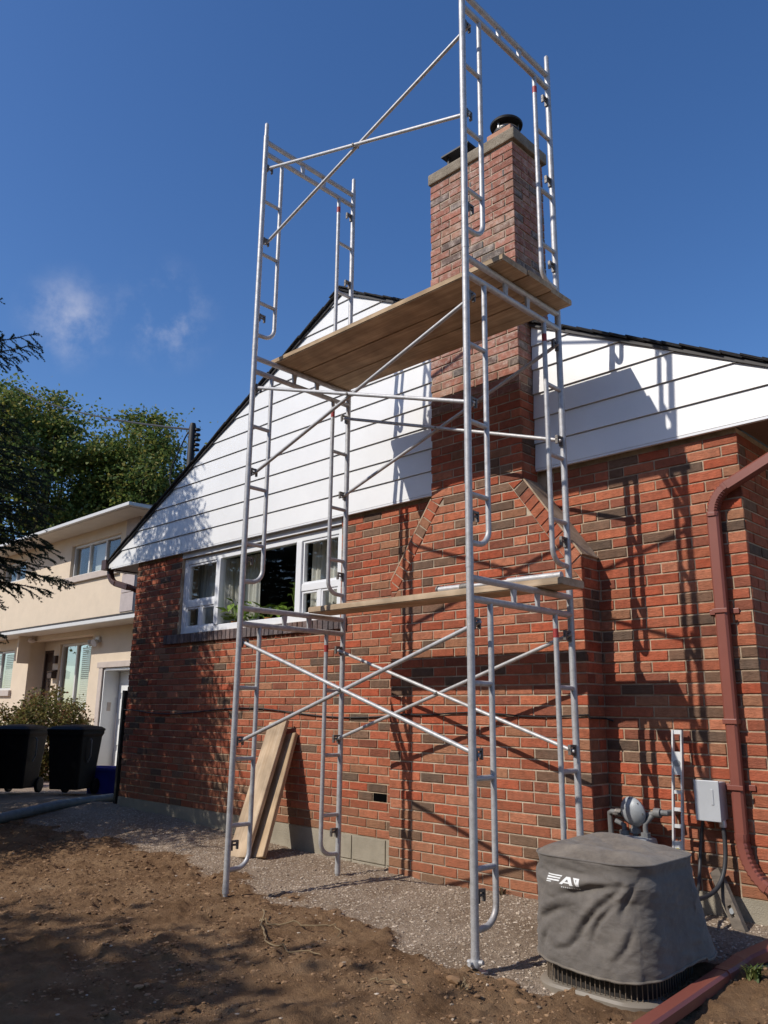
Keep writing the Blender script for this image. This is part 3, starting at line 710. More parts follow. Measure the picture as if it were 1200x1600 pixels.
# plants on the inner ledge
ld = MB(); ld.box(wx0, wx1, .112, .235, wz0-.02, wz0+.004); part(ld, 'inner_ledge', 'white_vinyl', house)
def potplant(x, y, pm, n, r, h, size, seed, label):
    t = thing('potted_plant', label, 'plant', (x, y, wz0+.004), 'plants on the window ledge'); R_ = random.Random(seed)
    p = MB(); p.lathe([(.038, wz0+.004), (.052, wz0+.085), (.056, wz0+.09), (.056, wz0+.1)], x, y, 16); part(p, 'pot', pm, t, True)
    st = MB()
    for i in range(n):
        a = R_.uniform(0, 6.28); rr = r*R_.uniform(.3, 1); zz = wz0+.1+h*R_.uniform(.1, 1)
        q = Vector((x+rr*math.cos(a), y+rr*math.sin(a)*.45, zz)); base = Vector((x, y, wz0+.09)); mid = (q+base)/2+Vector((0, 0, .03))
        st.tube([base, mid, q], .0025, 5)
        d = Vector((math.cos(a), math.sin(a)*.4, R_.uniform(-.7, .3))).normalized(); sd = d.cross(Vector((0, 0, 1))).normalized(); s_ = size*R_.uniform(.7, 1.2)
        up_ = sd.cross(d)*.12*s_
        lf = MB(); lf.add([q, q+d*s_*.4+sd*s_*.34+up_, q+d*s_, q+d*s_*.4-sd*s_*.34+up_, q+d*s_*.45-up_*.4], [(0, 1, 4), (1, 2, 4), (2, 3, 4), (3, 0, 4)])
        part(lf, 'leaf', 'leaf_house', t)
    part(st, 'stem', 'leaf_house', t)
potplant(-5.50, .172, 'pot_orange', 20, .19, .22, .15, 1, 'broad leaved light green plant on the window ledge next to the sash post')
potplant(-5.18, .172, 'pot_white', 18, .18, .17, .13, 2, 'bushy green plant in a white pot on the window ledge')
potplant(-4.92, .172, 'pot_orange', 16, .16, .13, .12, 3, 'low yellow green plant on the window ledge')
potplant(-4.50, .172, 'pot_white', 12, .12, .34, .09, 4, 'tall thin plant on the ledge by the right sash')

# cable clipped along the wall
w = MB(); pts = [(-7.45, -.012, .99)]
for i in range(1, 30): 
    t = i/29; x = -7.4+4.58*t; pts.append((x, -.012, .985+.025*math.sin(x*2.2)-.03*math.sin(t*9)*.4))
pts += [(BX0-.012, -.02, .99), (BX0-.012, BD-.01, .99)]
for i in range(1, 12): pts.append((BX0+(BX1-BX0)*i/11, BD-.011, .992-.012*math.sin(i*.9)))
pts += [(BX1+.012, BD, .978), (BX1+.012, -.02, .975), (BX1+.06, -.012, .96)]
w.tube(pts, .006, 6); tag(w.build('wall_cable', 'black_metal', None, True), 'thin black cable running along the brick wall and chimney breast', 'cable')

# downspouts ---------------------------------------------------------------------
def rect_sweep(mb, pts, ws, ds, side):
    """rounded rectangular duct swept along pts; side = width direction, ws/ds per point"""
    rings = []; N = len(pts); pts = [Vector(p) for p in pts]
    for i, p in enumerate(pts):
        t = (pts[min(i+1, N-1)]-pts[max(i-1, 0)]).normalized(); s = Vector(side); s = (s-t*s.dot(t)).normalized(); n_ = t.cross(s)
        w, d = ws[i]/2, ds[i]/2; b = .012
        prof = [(-w+b, -d), (w-b, -d), (w, -d+b), (w, d-b), (w-b, d), (-w+b, d), (-w, d-b), (-w, -d+b)]
        # two ribs on each broad face
        prof = [(-w+b, -d), (-w*.4, -d), (-w*.33, -d+.005), (-w*.2, -d+.005), (-w*.13, -d), (w*.13, -d), (w*.2, -d+.005), (w*.33, -d+.005), (w*.4, -d), (w-b, -d), (w, -d+b), (w, d-b), (w-b, d), (-w+b, d), (-w, d-b), (-w, -d+b)]
        rings.append([p+s*a+n_*c for a, c in prof])
    n = len(rings[0]); v = [q for r_ in rings for q in r_]; f = []
    for i in range(N-1):
        for k in range(n): f.append((i*n+k, i*n+(k+1) % n, (i+1)*n+(k+1) % n, (i+1)*n+k))
    f += [tuple(reversed(range(n))), tuple(range((N-1)*n, N*n))]
    mb.add(v, f)
def elbow(mb, a, b, c, w, d, side, n=22, crimp=.007):
    """quadratic bend a-b-c with crimped rings"""
    a, b, c = Vector(a), Vector(b), Vector(c); P = []; W = []; D_ = []
    for i in range(n+1):
        t = i/n; P.append(a*(1-t)**2+b*2*t*(1-t)+c*t*t); q = (crimp if i % 2 else 0) if 1 < i < n-1 else 0
        W.append(w-q*.6); D_.append(d-q*1.4)
    rect_sweep(mb, P, W, D_, side)
DW, DD = .075, .062; DX, DY = -.172, -.040
ds = thing('downspout', 'brown metal downspout with crimped elbows at the corner of the brick wall', 'downspout', (DX, DY, .1))
m = MB(); rect_sweep(m, [(DX, DY, 2.24), (DX, DY, .96)], [DW]*2, [DD]*2, (1, 0, 0)); part(m, 'pipe', 'brown_metal', ds, True)
m = MB(); rect_sweep(m, [(DX, DY, .975), (DX, DY, .33)], [DW-.006]*2, [DD-.006]*2, (1, 0, 0)); part(m, 'pipe', 'brown_metal', ds, True)
m = MB(); m.bbox(DX-.042, DX+.042, DY-.036, .0, .955, .985, .004); part(m, 'joint_band', 'brown_metal', ds)
m = MB(); elbow(m, (DX, DY, 2.21), (DX, DY, 2.33), (DX+.10, DY, 2.39), DW+.004, DD+.004, (0, 1, 0)); part(m, 'elbow', 'brown_metal', ds, True)
m = MB(); rect_sweep(m, [(DX+.09, DY, 2.385), (.62, DY, 2.70)], [DD]*2, [DW]*2, (0, 1, 0)); part(m, 'pipe', 'brown_metal', ds, True)
m = MB(); elbow(m, (.60, DY, 2.69), (.78, DY+.02, 2.795), (.79, DY+.02, 2.83), DD+.006, DW+.006, (0, 1, 0)); part(m, 'elbow', 'brown_metal', ds, True)
m = MB(); elbow(m, (DX, DY, .35), (DX, DY, .16), (DX+.13, DY-.02, .08), DW+.004, DD+.004, (0, 1, 0)); part(m, 'elbow', 'brown_metal', ds, True)
m = MB(); rect_sweep(m, [(DX+.11, DY-.017, .09), (.24, DY-.08, -.02)], [DW-.004]*2, [DD-.004]*2, (0, 1, 0)); part(m, 'pipe', 'brown_metal', ds, True)
for z in (1.62, .60):
    m = MB(); m.bbox(DX-.09, DX+.09, -.010, -.001, z-.016, z+.016, .003); m.bbox(DX-.045, DX+.045, DY-.040, DY-.034, z-.013, z+.013, .002); part(m, 'strap', 'brown_metal', ds)
le = thing('downspout', 'dark brown downspout elbow under the far end of the gable by the cream house', 'downspout', (-7.6, .1, 2.4))
m = MB(); elbow(m, (-8.15, .0, 2.80), (-8.15, .0, 2.62), (-7.95, .0, 2.57), .08, .065, (0, 1, 0)); part(m, 'elbow', 'dark_brown_metal', le, True)
m = MB(); rect_sweep(m, [(-7.97, .0, 2.575), (-7.62, .0, 2.49)], [.065]*2, [.075]*2, (0, 1, 0)); part(m, 'pipe', 'dark_brown_metal', le, True)
m = MB(); elbow(m, (-7.63, .0, 2.493), (-7.50, .12, 2.46), (-7.49, .25, 2.3), .075, .065, (0, 1, 0)); rect_sweep(m, [(-7.49, .25, 2.31), (-7.49, .25, -.05)], [.07]*2, [.06]*2, (1, 0, 0)); part(m, 'pipe', 'dark_brown_metal', le, True)
# loose extension lying on the ground in front of the elbow
ex = thing('downspout_extension', 'loose brown downspout length lying on the soil behind the covered condenser', 'downspout', (0, -.9, -.2))
P0, P1, P2 = Vector((.36, .10, .02)), Vector((-.02, -.62, -.185)), Vector((-.01, -1.62, -.235))
m = MB(); rect_sweep(m, [P0, P0.lerp(P1, .5), P1], [.085]*3, [.066]*3, (1, -.2, 0)); part(m, 'pipe', 'brown_metal', ex, True)
m = MB(); elbow(m, P1+(P0-P1)*.06, P1+Vector((0, -.05, -.012)), P1+Vector((.003, -.2, -.016)), .089, .07, (1, 0, 0), 14, .006); part(m, 'elbow', 'brown_metal', ex, True)
m = MB(); rect_sweep(m, [P1+Vector((.002, -.15, -.014)), P2+Vector((0, -.5, -.03))], [.082]*2, [.063]*2, (1, 0, 0)); part(m, 'pipe', 'brown_metal', ex, True)

# ------------------------------------------------------------------ scaffold
AX, CXs = -3.092, -.961; AY, BY = -1.497, -.473; FW_ = BY-AY; G = .18
ZT = [-.205, 1.78, 3.765]; FH = 1.985
RUNG = [1.362, .872, .432]; BEND = .15; STUD = [1.685, .995, .305]; UB, LB = 1.932, 1.818
def make_frame():
    """welded ladder frame standing in the y-z plane, near post at y=0"""
    P = []
    def add(n, mb, mat, smooth=True): me = mb.mesh(n, smooth); me.materials.append(MATS[mat]); P.append((n, me))
    for y in (0, FW_):
        m = MB(); m.tube([(0, y, .0), (0, y, FH)], .0213, 20); m.tube([(0, y, .005), (0, y, .06)], .0225, 20); add('post', m, 'galvanized')
    for y, s in ((0, 1), (FW_, -1)):
        yi = y+s*G; m = MB(); pts = [(0, yi, LB), (0, yi, BEND+.10)]
        for k in range(1, 9):
            a = math.pi/2*k/8; pts.append((0, yi-s*.10*(1-math.cos(a)), BEND+.10-.10*math.sin(a)))
        pts.append((0, y, BEND-.004)); m.tube(pts, .0167, 16); add('ladder_leg', m, 'galvanized')
        for z in RUNG: m = MB(); m.tube([(0, y, z), (0, yi, z)], .0150, 12); add('rung', m, 'galvanized')
        m = MB(); m.tube([(0, yi, LB-.10), (0, yi, LB-.155)], .0172, 16); add('paint_mark', m, 'red_paint' if s < 0 else 'galvanized')
        for z in STUD:
            m = MB(); yy = y+s*.020
            m.bbox(-.014, .014, min(yy, yy+s*.012), max(yy, yy+s*.012), z-.035, z+.03, .002)
            m.tube([(0, yy, z), (0, yy+s*.062, z)], .0075, 8)
            m.bbox(-.010, .010, min(yy+s*.008, yy+s*.062), max(yy+s*.008, yy+s*.062), z+.016, z+.030, .002)
            m.bbox(-.010, .010, min(yy+s*.050, yy+s*.062), max(yy+s*.050, yy+s*.062), z-.030, z+.018, .002)
            add('brace_lock', m, 'lock_steel', False)
    for z in (UB, LB): m = MB(); m.tube([(0, 0, z), (0, FW_, z)], .0205, 16); add('beam', m, 'galvanized')
    for t in (.40, .64):
        m = MB(); m.prism([(-.006, 0), (.006, 0), (.006, 1), (-.006, 1)], 0, 1); y = FW_*t; m.v = []; m.f = []
        m.add([(-.008, y-.024, UB), (.008, y-.024, UB), (.008, y+.024, UB), (-.008, y+.024, UB), (-.008, y-.012, LB), (.008, y-.012, LB), (.008, y+.012, LB), (-.008, y+.012, LB)],
              [(0, 3, 2, 1), (4, 5, 6, 7), (0, 1, 5, 4), (1, 2, 6, 5), (2, 3, 7, 6), (3, 0, 4, 7)]); add('beam_gusset', m, 'galvanized', False)
    pins = []
    for y in (0, FW_): m = MB(); m.tube([(0, y, FH-.01), (0, y, FH+.115), (0, y, FH+.125)], [.0172, .0172, .012], 14); pins.append(m)
    return P, pins
parts_, pins_ = make_frame()
pin_me = []
for m in pins_: q = m.mesh('coupling_pin', True); q.materials.append(MATS['galvanized']); pin_me.append(q)
side_txt = {0: 'at the window end', 1: 'at the downspout end'}
tier_txt = ['bottom galvanized scaffold frame standing on the ground', 'middle galvanized scaffold frame between the two plank decks', 'top galvanized scaffold frame rising against the sky']
for t in range(3):
    for s, x in ((0, AX), (1, CXs)):
        o = thing('ladder_scaffold', tier_txt[t]+', '+side_txt[s], 'scaffold', (x, AY, ZT[t]), 'welded frames of the scaffold tower')
        for n, me in parts_: link(n, me, o)
        if t == 2:
            for me in pin_me: link('coupling_pin', me, o)
        if t == 0:      # feet
            for y in (0, FW_):
                g = gz(x, AY+y); z0 = g-ZT[0]-.015
                m = MB(); m.tube([(0, y, z0), (0, y, .04)], .0165, 12)
                if s == 1 and y == 0:
                    m.tube([(-.045, y, .0), (.05, y, .012)], .011, 8); m.tube([(0, y-.05, .005), (0, y+.05, .0)], .011, 8); m.lathe([(.03, -.012), (.032, 0), (.028, .018)], 0, y, 14)
                m.box(-.045, .045, y-.045, y+.045, z0-.004, z0+.006)
                link('foot', m.mesh('foot', True), o).data.materials.append(MATS['galvanized'])
def brace(xa, za, zc, zd, y, label):
    """crossed pair of tubes pinned at the middle, from post A to post C"""
    o = thing('cross_brace', label, 'brace', ((AX+CXs)/2, y, (za+zc)/2), 'cross braces of the scaffold')
    for (z0, z1, dy) in ((za, zd, -.012), (zc, zb_, .012)) if False else ((za, zc, -.013), (zd[0], zd[1], .013)):
        m = MB(); a, b = Vector((AX+.006, y+dy, z0)), Vector((CXs-.006, y+dy, z1)); d = (b-a).normalized()
        m.tube([a-d*.03, a+d*.012, a+d*.05, b-d*.05, b-d*.012, b+d*.03], [.009, .012, .0132, .0132, .012, .009], 12); part(m, 'tube', 'galvanized', o, True)
    m = MB(); m.tube([((AX+CXs)/2, y-.032, (za+zc)/2), ((AX+CXs)/2, y+.032, (za+zc)/2)], .008, 8); part(m, 'pivot_bolt', 'lock_steel', o)
for t, back in ((0, True), (1, True), (2, False)):
    u, l_ = ZT[t]+STUD[0], ZT[t]+STUD[1]
    nm = ['ground level', 'middle level', 'top level against the sky'][t]
    brace(0, u, l_, (l_, u), AY+.048, 'galvanized cross brace on the outer side of the scaffold, '+nm)
    if back: brace(0, u, l_, (l_, u), BY-.048, 'galvanized cross brace on the house side of the scaffold, '+nm)

# planks
def plank(x0, x1, y0, y1, z0, th, label, mat='plank_wood', rz=0., group=None, seed=0, dz=0.):
    L_, W_ = x1-x0, y1-y0; bm = bmesh.new(); bmesh.ops.create_cube(bm, size=1)
    for q in bm.verts: q.co = Vector((q.co.x*L_, q.co.y*W_, q.co.z*th))
    bmesh.ops.bevel(bm, geom=[e for e in bm.edges if abs((e.verts[0].co-e.verts[1].co).normalized().x) > .9], offset=.006, segments=2, affect='EDGES')
    bmesh.ops.bisect_plane
    me = bpy.data.meshes.new('plank'); bm.to_mesh(me); bm.free(); me.materials.append(MATS[mat])
    o = link('plank', me); o.location = ((x0+x1)/2, (y0+y1)/2, z0+th/2); o.rotation_euler = (0, dz, rz)
    tag(o, label, 'plank', group); return o
PZ2 = ZT[1]+UB+.0205; PZ1 = ZT[0]+UB+.0205
plank(-3.155, -.832, -1.293, -1.025, PZ2, .042, 'wooden plank on the upper scaffold deck, outermost from the chimney', group='planks of the upper deck')
plank(-3.135, -.822, -1.022, -.752, PZ2, .040, 'wooden plank in the middle of the upper scaffold deck', group='planks of the upper deck')
plank(-3.165, -.838, -.749, -.485, PZ2, .041, 'wooden plank on the upper scaffold deck, innermost beside the chimney', group='planks of the upper deck')
plank(-3.075, -.765, -.868, -.625, PZ1, .046, 'single pale wooden plank laid across the lower scaffold level', 'plank_pale')
# metal end bands on the planks
# two boards leaning on the wall
def lean(topc, botc, w, th, label, mat):
    a, b = Vector(botc), Vector(topc); d = (b-a); Ln = d.length; d.normalize(); s = Vector((1, 0, 0)); s = (s-d*s.dot(d)).normalized(); n_ = s.cross(d)
    bm = bmesh.new(); bmesh.ops.create_cube(bm, size=1)
    for q in bm.verts: q.co = Vector((q.co.x*Ln, q.co.y*w, q.co.z*th))
    bmesh.ops.bevel(bm, geom=bm.edges[:], offset=.004, segments=1, affect='EDGES')
    me = bpy.data.meshes.new('leaning_board'); bm.to_mesh(me); bm.free(); me.materials.append(MATS[mat])
    o = link('leaning_board', me); M = Matrix((d, s, d.cross(s))).transposed().to_4x4(); M.translation = (a+b)/2; o.matrix_world = M
    tag(o, label, 'board', 'boards leaning on the wall')
lean((-4.375, -.075, .90), (-4.20, -.60, -.215), .245, .042, 'wide pale board leaning on the brick wall, front one of two', 'plank_pale')
lean((-4.30, -.028, .78), (-4.10, -.50, -.215), .245, .042, 'pale board leaning on the brick wall behind the other board', 'plank_wood')
# telescopic tube lying on the lower plank
tt = thing('scaffold_tube', 'short telescopic galvanized tube lying on the lower plank', 'tube', (-1.3, -.8, PZ1+.046))
TZ = PZ1+.046+.023
def tpt(t): return Vector((-1.80+.98*t, -.79+.005*t, TZ))
for a, b, r in ((0, .3, .022), (.2, .62, .014), (.6, 1, .023)):
    m = MB(); dz = Vector((0, 0, 0)); m.tube([tpt(a)+dz, tpt(b)+dz], r, 16); part(m, 'tube', 'galvanized', tt, True)
m = MB(); m.tube([tpt(.0), tpt(.012)], .030, 14); part(m, 'end_stop', 'lock_steel', tt, True)
m = MB(); m.tube([tpt(.21), tpt(.29)], .027, 14); part(m, 'collar', 'lock_steel', tt, True)

# ------------------------------------------------------------------ covered air conditioner
def cover_cloth(name, c1, c2):
    m, n, l, b = new_mat(name); g = n.new('ShaderNodeNewGeometry')
    def nz(sc, d, r, mp=None, dist=0):
        q = n.new('ShaderNodeTexNoise'); q.inputs['Scale'].default_value = sc; q.inputs['Detail'].default_value = d; q.inputs['Roughness'].default_value = r; q.inputs['Distortion'].default_value = dist
        if mp:
            p = n.new('ShaderNodeMapping'); p.inputs['Rotation'].default_value = mp[0]; p.inputs['Scale'].default_value = mp[1]; l.new(g.outputs['Position'], p.inputs[0]); l.new(p.outputs[0], q.inputs['Vector'])
        else: l.new(g.outputs['Position'], q.inputs['Vector'])
        return q.outputs['Fac']
    r = n.new('ShaderNodeValToRGB'); r.color_ramp.elements[0].position = .35; r.color_ramp.elements[0].color = c4(c2); r.color_ramp.elements[1].position = .68; r.color_ramp.elements[1].color = c4(c1)
    l.new(nz(7, 8, .75), r.inputs[0])
    sp = n.new('ShaderNodeMapRange'); sp.inputs[1].default_value = .66; sp.inputs[2].default_value = .72; sp.inputs[4].default_value = .5; l.new(nz(85, 5, .7), sp.inputs[0])
    x = n.new('ShaderNodeMix'); x.data_type = 'RGBA'; x.inputs['B'].default_value = (.34, .30, .25, 1); l.new(sp.outputs[0], x.inputs['Factor']); l.new(r.outputs[0], x.inputs['A'])
    l.new(x.outputs['Result'], b.inputs['Base Color']); b.inputs['Roughness'].default_value = .85; b.inputs['Specular IOR Level'].default_value = .2; b.inputs['Sheen Weight'].default_value = .15
    w1 = nz(1, 5, .6, ((0, .75, 0), (11, 11, 19)), .6); w2 = nz(300, 2, .5)
    b1 = n.new('ShaderNodeBump'); b1.inputs['Strength'].default_value = .4; b1.inputs['Distance'].default_value = .016; l.new(w1, b1.inputs['Height'])
    b2 = n.new('ShaderNodeBump'); b2.inputs['Strength'].default_value = .35; b2.inputs['Distance'].default_value = .004; l.new(w2, b2.inputs['Height']); l.new(b1.outputs[0], b2.inputs['Normal']); l.new(b2.outputs[0], b.inputs['Normal'])
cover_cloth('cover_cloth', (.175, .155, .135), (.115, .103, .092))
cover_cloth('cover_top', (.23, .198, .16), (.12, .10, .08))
simple('ac_metal', (.25, .215, .17), .5, var=.1, scale=5)
simple('bar_brown', (.16, .12, .085), .6, var=.2)
simple('coil', (.022, .018, .015), .7, var=.3, scale=40)
simple('print_white', (.75, .75, .73), .6, var=.05)
ax0, ax1, ay0, ay1 = -.735, -.135, -1.335, -.72; AZ = -.262; AH = .585
ac = thing('air_conditioner', 'outdoor condenser unit with louvred base under a grey cover', 'air conditioner', ((ax0+ax1)/2, (ay0+ay1)/2, AZ))
def rrect(cx, cy, hx, hy, r, n=8):
    out = []
    for sx, sy, a0 in ((1, 1, 0), (-1, 1, 90), (-1, -1, 180), (1, -1, 270)):
        for k in range(n+1):
            a = math.radians(a0+90*k/n); out.append((cx+sx*(hx-r)+r*math.cos(a), cy+sy*(hy-r)+r*math.sin(a)))
    return out
acx, acy, hx, hy = (ax0+ax1)/2, (ay0+ay1)/2, (ax1-ax0)/2, (ay1-ay0)/2
def ringstack(levels):
    m = MB(); n = len(levels[0][0]); v = []; f = []
    for pts, z in levels: v += [(x, y, z) for x, y in pts]
    for i in range(len(levels)-1):
        for k_ in range(n): f.append((i*n+k_, i*n+(k_+1) % n, (i+1)*n+(k_+1) % n, (i+1)*n+k_))
    f += [tuple(reversed(range(n))), tuple(range((len(levels)-1)*n, len(levels)*n))]
    m.add(v, f); return m
part(ringstack([(rrect(acx, acy, hx+.02, hy+.02, .17), AZ-.035), (rrect(acx, acy, hx+.022, hy+.022, .17), AZ+.0), (rrect(acx, acy, hx+.012, hy+.012, .17), AZ+.012), (rrect(acx, acy, hx-.01, hy-.01, .17), AZ+.014)]), 'base_pan', 'ac_metal', ac, True)
part(ringstack([(rrect(acx, acy, hx-.03, hy-.03, .15), AZ+.012), (rrect(acx, acy, hx-.03, hy-.03, .15), AZ+AH-.02)]), 'coil', 'coil', ac, True)
per = rrect(acx, acy, hx-.008, hy-.008, .16, 10)
# louvre bars round the base, evenly spaced
cum = [0]
for i in range(len(per)): a, b = per[i], per[(i+1) % len(per)]; cum.append(cum[-1]+math.hypot(b[0]-a[0], b[1]-a[1]))
nb = 84
for k_ in range(nb):
    s_ = cum[-1]*k_/nb; i = max(j for j in range(len(per)) if cum[j] <= s_); t = (s_-cum[i])/(cum[i+1]-cum[i]); a, b = per[i], per[(i+1) % len(per)]
    x, y = a[0]+(b[0]-a[0])*t, a[1]+(b[1]-a[1])*t
    m = MB(); m.box(x-.002, x+.002, y-.002, y+.002, AZ+.012, AZ+.30); part(m, 'louvre_bar', 'bar_brown', ac)
# cloth cover with folds
CREASE = [([(.50, .085), (.33, .12), (.16, .17)], .017, .016), ([(.49, .10), (.38, .19), (.30, .275), (.24, .35)], .019, .016), ([(.19, .22), (.11, .26), (.04, .305)], .016, .018),
          ([(.55, .08), (.51, .14), (.48, .21)], .014, .013), ([(.45, .17), (.37, .25), (.33, .33)], .014, .014), ([(.0, .085), (.05, .075), (.12, .095)], .014, .013),
          ([(.45, .07), (.30, .065), (.15, .055)], .007, .012), ([(.28, .33), (.20, .39), (.13, .42)], .010, .014), ([(.53, .26), (.50, .34), (.44, .41)], .010, .014), ([(.10, .33), (.06, .39), (.05, .43)], .009, .012)]
def cover():
    nA, nZ = 220, 84; v = []; f = []
    z0, z1 = AZ+.105, AZ+AH
    base = rrect(acx, acy, hx+.018, hy+.018, .17, 54)
    B_ = np.array(base+[base[0]]); sl2 = np.concatenate([[0], np.cumsum(np.hypot(*(B_[1:]-B_[:-1]).T))]); nA = 340
    tt_ = np.linspace(0, sl2[-1], nA, endpoint=False); A = np.stack([np.interp(tt_, sl2, B_[:, 0]), np.interp(tt_, sl2, B_[:, 1])], 1)
    th = np.arctan2(A[:, 1]-acy, A[:, 0]-acx)
    nrm = np.stack([np.roll(A[:, 1], -1)-np.roll(A[:, 1], 1), -(np.roll(A[:, 0], -1)-np.roll(A[:, 0], 1))], 1); nrm /= np.linalg.norm(nrm, axis=1)[:, None]
    per_s = np.concatenate([[0], np.cumsum(np.hypot(*(np.roll(A, -1, 0)-A).T))])[:-1]
    rows = []
    for j in range(nZ+1):
        t = j/nZ                                   # 0 hem, 1 top edge
        # hem height: lower on the sunny side, raised and flared at the right rear corner
        fl = np.exp(-((A[:, 0]-ax1)**2+(A[:, 1]-ay1)**2)/.05)
        front = np.exp(-((A[:, 0]-ax0)**2+(A[:, 1]-ay0)**2)/.08)
        zb_ = z0 - .015*np.sin(per_s*5) + .05*fl + .02*front
        z = zb_+(z1-zb_)*t
        S = per_s*1.0; T_ = np.full_like(S, t)
        # diagonal pull folds
        d1 = np.zeros_like(S)
        s0 = per_s[np.argmin((A[:, 0]-ax1+.03)**2+(A[:, 1]-ay0-.03)**2)]
        dS = s0-S; dZ = (.86-t)*.48; an = np.arctan2(dZ, np.abs(dS)+.02); rr = np.hypot(dS, dZ)
        fold = np.sin(an*14+1.2*fbm(S*3, T_*2, 1.3, 2, 97)*4+np.sign(dS)*.7)
        fold = np.where(fold > 0, fold**1.6, -np.abs(fold)**.8)
        w = fbm(S*2.0+T_*3.2, T_*1.5-S*.5, 1.6, 3, 91, .5)
        ridge = (.5-np.abs(fbm(S*1.3+T_*1.5, T_*2.6-S*1.2, 2.1, 2, 95)))
        uu = .78*dS+.62*dZ; ww = -.62*dS+.78*dZ
        bend = ww+.05*np.sin(uu*5.0+.6)
        r1 = fbm(uu*1.1, bend*7.5, 1.0, 2, 88, .45); cre = .5-np.abs(r1)*1.9; cre = np.sign(cre)*np.abs(cre)**1.3
        r2 = fbm(uu*2.6+4, bend*15, 1.0, 2, 92, .5); cre2 = .3-np.abs(r2)
        damp = np.clip((1-t)*3.2-.12, 0, 1)*np.where(dS > 0, 1, .45)
        d1 = .012*w+.012*cre*damp*np.clip(.35+rr/.5, 0, 1)+.007*cre2*damp+.005*fbm(S*9, T_*7, 1.5, 3, 93, .55)
        fx = .56-dS; fy = (1-t)*.48
        for line, amp, wd in CREASE:
            best = np.full_like(fx, 9.); sgn_ = np.ones_like(fx); par_ = np.zeros_like(fx); nl_ = len(line)-1
            for k_, ((x0_, y0_), (x1_, y1_)) in enumerate(zip(line[:-1], line[1:])):
                ex_, ey_ = x1_-x0_, y1_-y0_; ln_ = math.hypot(ex_, ey_); q_ = np.clip(((fx-x0_)*ex_+(fy-y0_)*ey_)/ln_**2, 0, 1)
                ddx, ddy = fx-x0_-q_*ex_, fy-y0_-q_*ey_; dd = np.hypot(ddx, ddy); up_ = dd < best
                best = np.where(up_, dd, best); sgn_ = np.where(up_, np.sign(ex_*ddy-ey_*ddx), sgn_); par_ = np.where(up_, (k_+q_)/nl_, par_)
            fadeq = np.sin(np.pi*np.clip(par_*.9+.05, 0, 1))**.7; sd_ = best*sgn_
            d1 = d1+(dS > -.05)*fadeq*amp*(-np.exp(-(best/wd)**2)+.8*np.exp(-((sd_-2.0*wd)/(1.5*wd))**2))
        flare = (1-t)**1.5*(.010+.075*fl)
        tuck = -.012*np.exp(-((t-.9)/.06)**2)
        off = d1+flare+tuck+(.0025*np.sin(S*70))*np.exp(-t*14)
        if j == nZ: off = off*.4
        px = A[:, 0]+nrm[:, 0]*off; py = A[:, 1]+nrm[:, 1]*off
        rows.append(np.stack([px, py, z], 1))
    V = np.concatenate(rows); F = []
    for j in range(nZ):
        for i in range(nA): F.append((j*nA+i, j*nA+(i+1) % nA, (j+1)*nA+(i+1) % nA, (j+1)*nA+i))
    m = MB(); m.v = [tuple(p) for p in V]; m.f = F
    # top: concentric rings sagging and domed
    T2 = MB(); last = rows[-1]; tv = [tuple(p) for p in last]; tf = []
    nr_ = 14; prev_s = 0
    for q in range(1, nr_+1):
        s = 1-q/nr_
        P = np.stack([acx+(last[:, 0]-acx)*s, acy+(last[:, 1]-acy)*s], 1)
        r = 1-s
        z = z1+.034*np.sin(min(r, .3)/.3*math.pi/2)+.045*fbm(P[:, 0]*3, P[:, 1]*3, 1.6, 4, 99)*min(1, r*3)-.03*r*(P[:, 0]-ax0)/(ax1-ax0)+ .03*np.exp(-((P[:, 0]-ax0-.12)**2+(P[:, 1]-ay1+.1)**2)/.03)
        tv += [(P[i, 0], P[i, 1], z[i]) for i in range(nA)]
        for i in range(nA): tf.append(((q-1)*nA+i, (q-1)*nA+(i+1) % nA, q*nA+(i+1) % nA, q*nA+i))
    T2.add(tv, tf)
    return m, T2, rows, A, nrm
cm, ct, crow, cA, cN = cover()
cov = thing('unit_cover', 'grey fabric cover with a white printed logo over the condenser', 'cover', (acx, acy, AZ+.1))
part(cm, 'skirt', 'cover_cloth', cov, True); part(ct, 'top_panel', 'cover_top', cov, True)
pip = MB(); lp = [tuple(p) for p in crow[-1]]; pip.tube(lp+[lp[0]], .0045, 6, False); part(pip, 'piping', 'cover_cloth', cov, True)
hem = MB(); lp = [tuple(p) for p in crow[0]]; hem.tube(lp+[lp[0]], .006, 6, False); part(hem, 'hem', 'cover_top', cov, True)
# printed logo following the cloth on the sunny face
front_idx = [i for i in range(len(cA)) if cA[i][1] < ay0+.0 and ax0+.02 < cA[i][0] < ax1-.05]
from mathutils.bvhtree import BVHTree
bvh = BVHTree.FromPolygons([Vector(p)+cov.location for p in cm.v], cm.f)
def on_cloth(x, z, lift=.0022):
    hit = bvh.ray_cast(Vector((x, ay0-.5, z)), Vector((0, 1, 0)))
    return Vector((x, hit[0].y-lift, z)) if hit[0] else Vector((x, ay0-.03, z))
lx0, lz1 = -.615, AZ+.508
def pr_poly(mb, pts, n=7):
    """fill quad a,b,c,d given in print units (1 = width of the mark) with a fine grid laid on the cloth"""
    S_ = .185
    a, b, c, d = [Vector((p[0], p[1])) for p in pts]; v = []; f = []
    for i in range(n+1):
        for j in range(n+1):
            u, w_ = i/n, j/n; q = a*(1-u)*(1-w_)+b*u*(1-w_)+c*u*w_+d*(1-u)*w_
            v.append(on_cloth(lx0+q.x*S_, lz1-q.y*S_))
    for i in range(n):
        for j in range(n): k_ = i*(n+1)+j; f.append((k_, k_+n+1, k_+n+2, k_+1))
    mb.add(v, f)
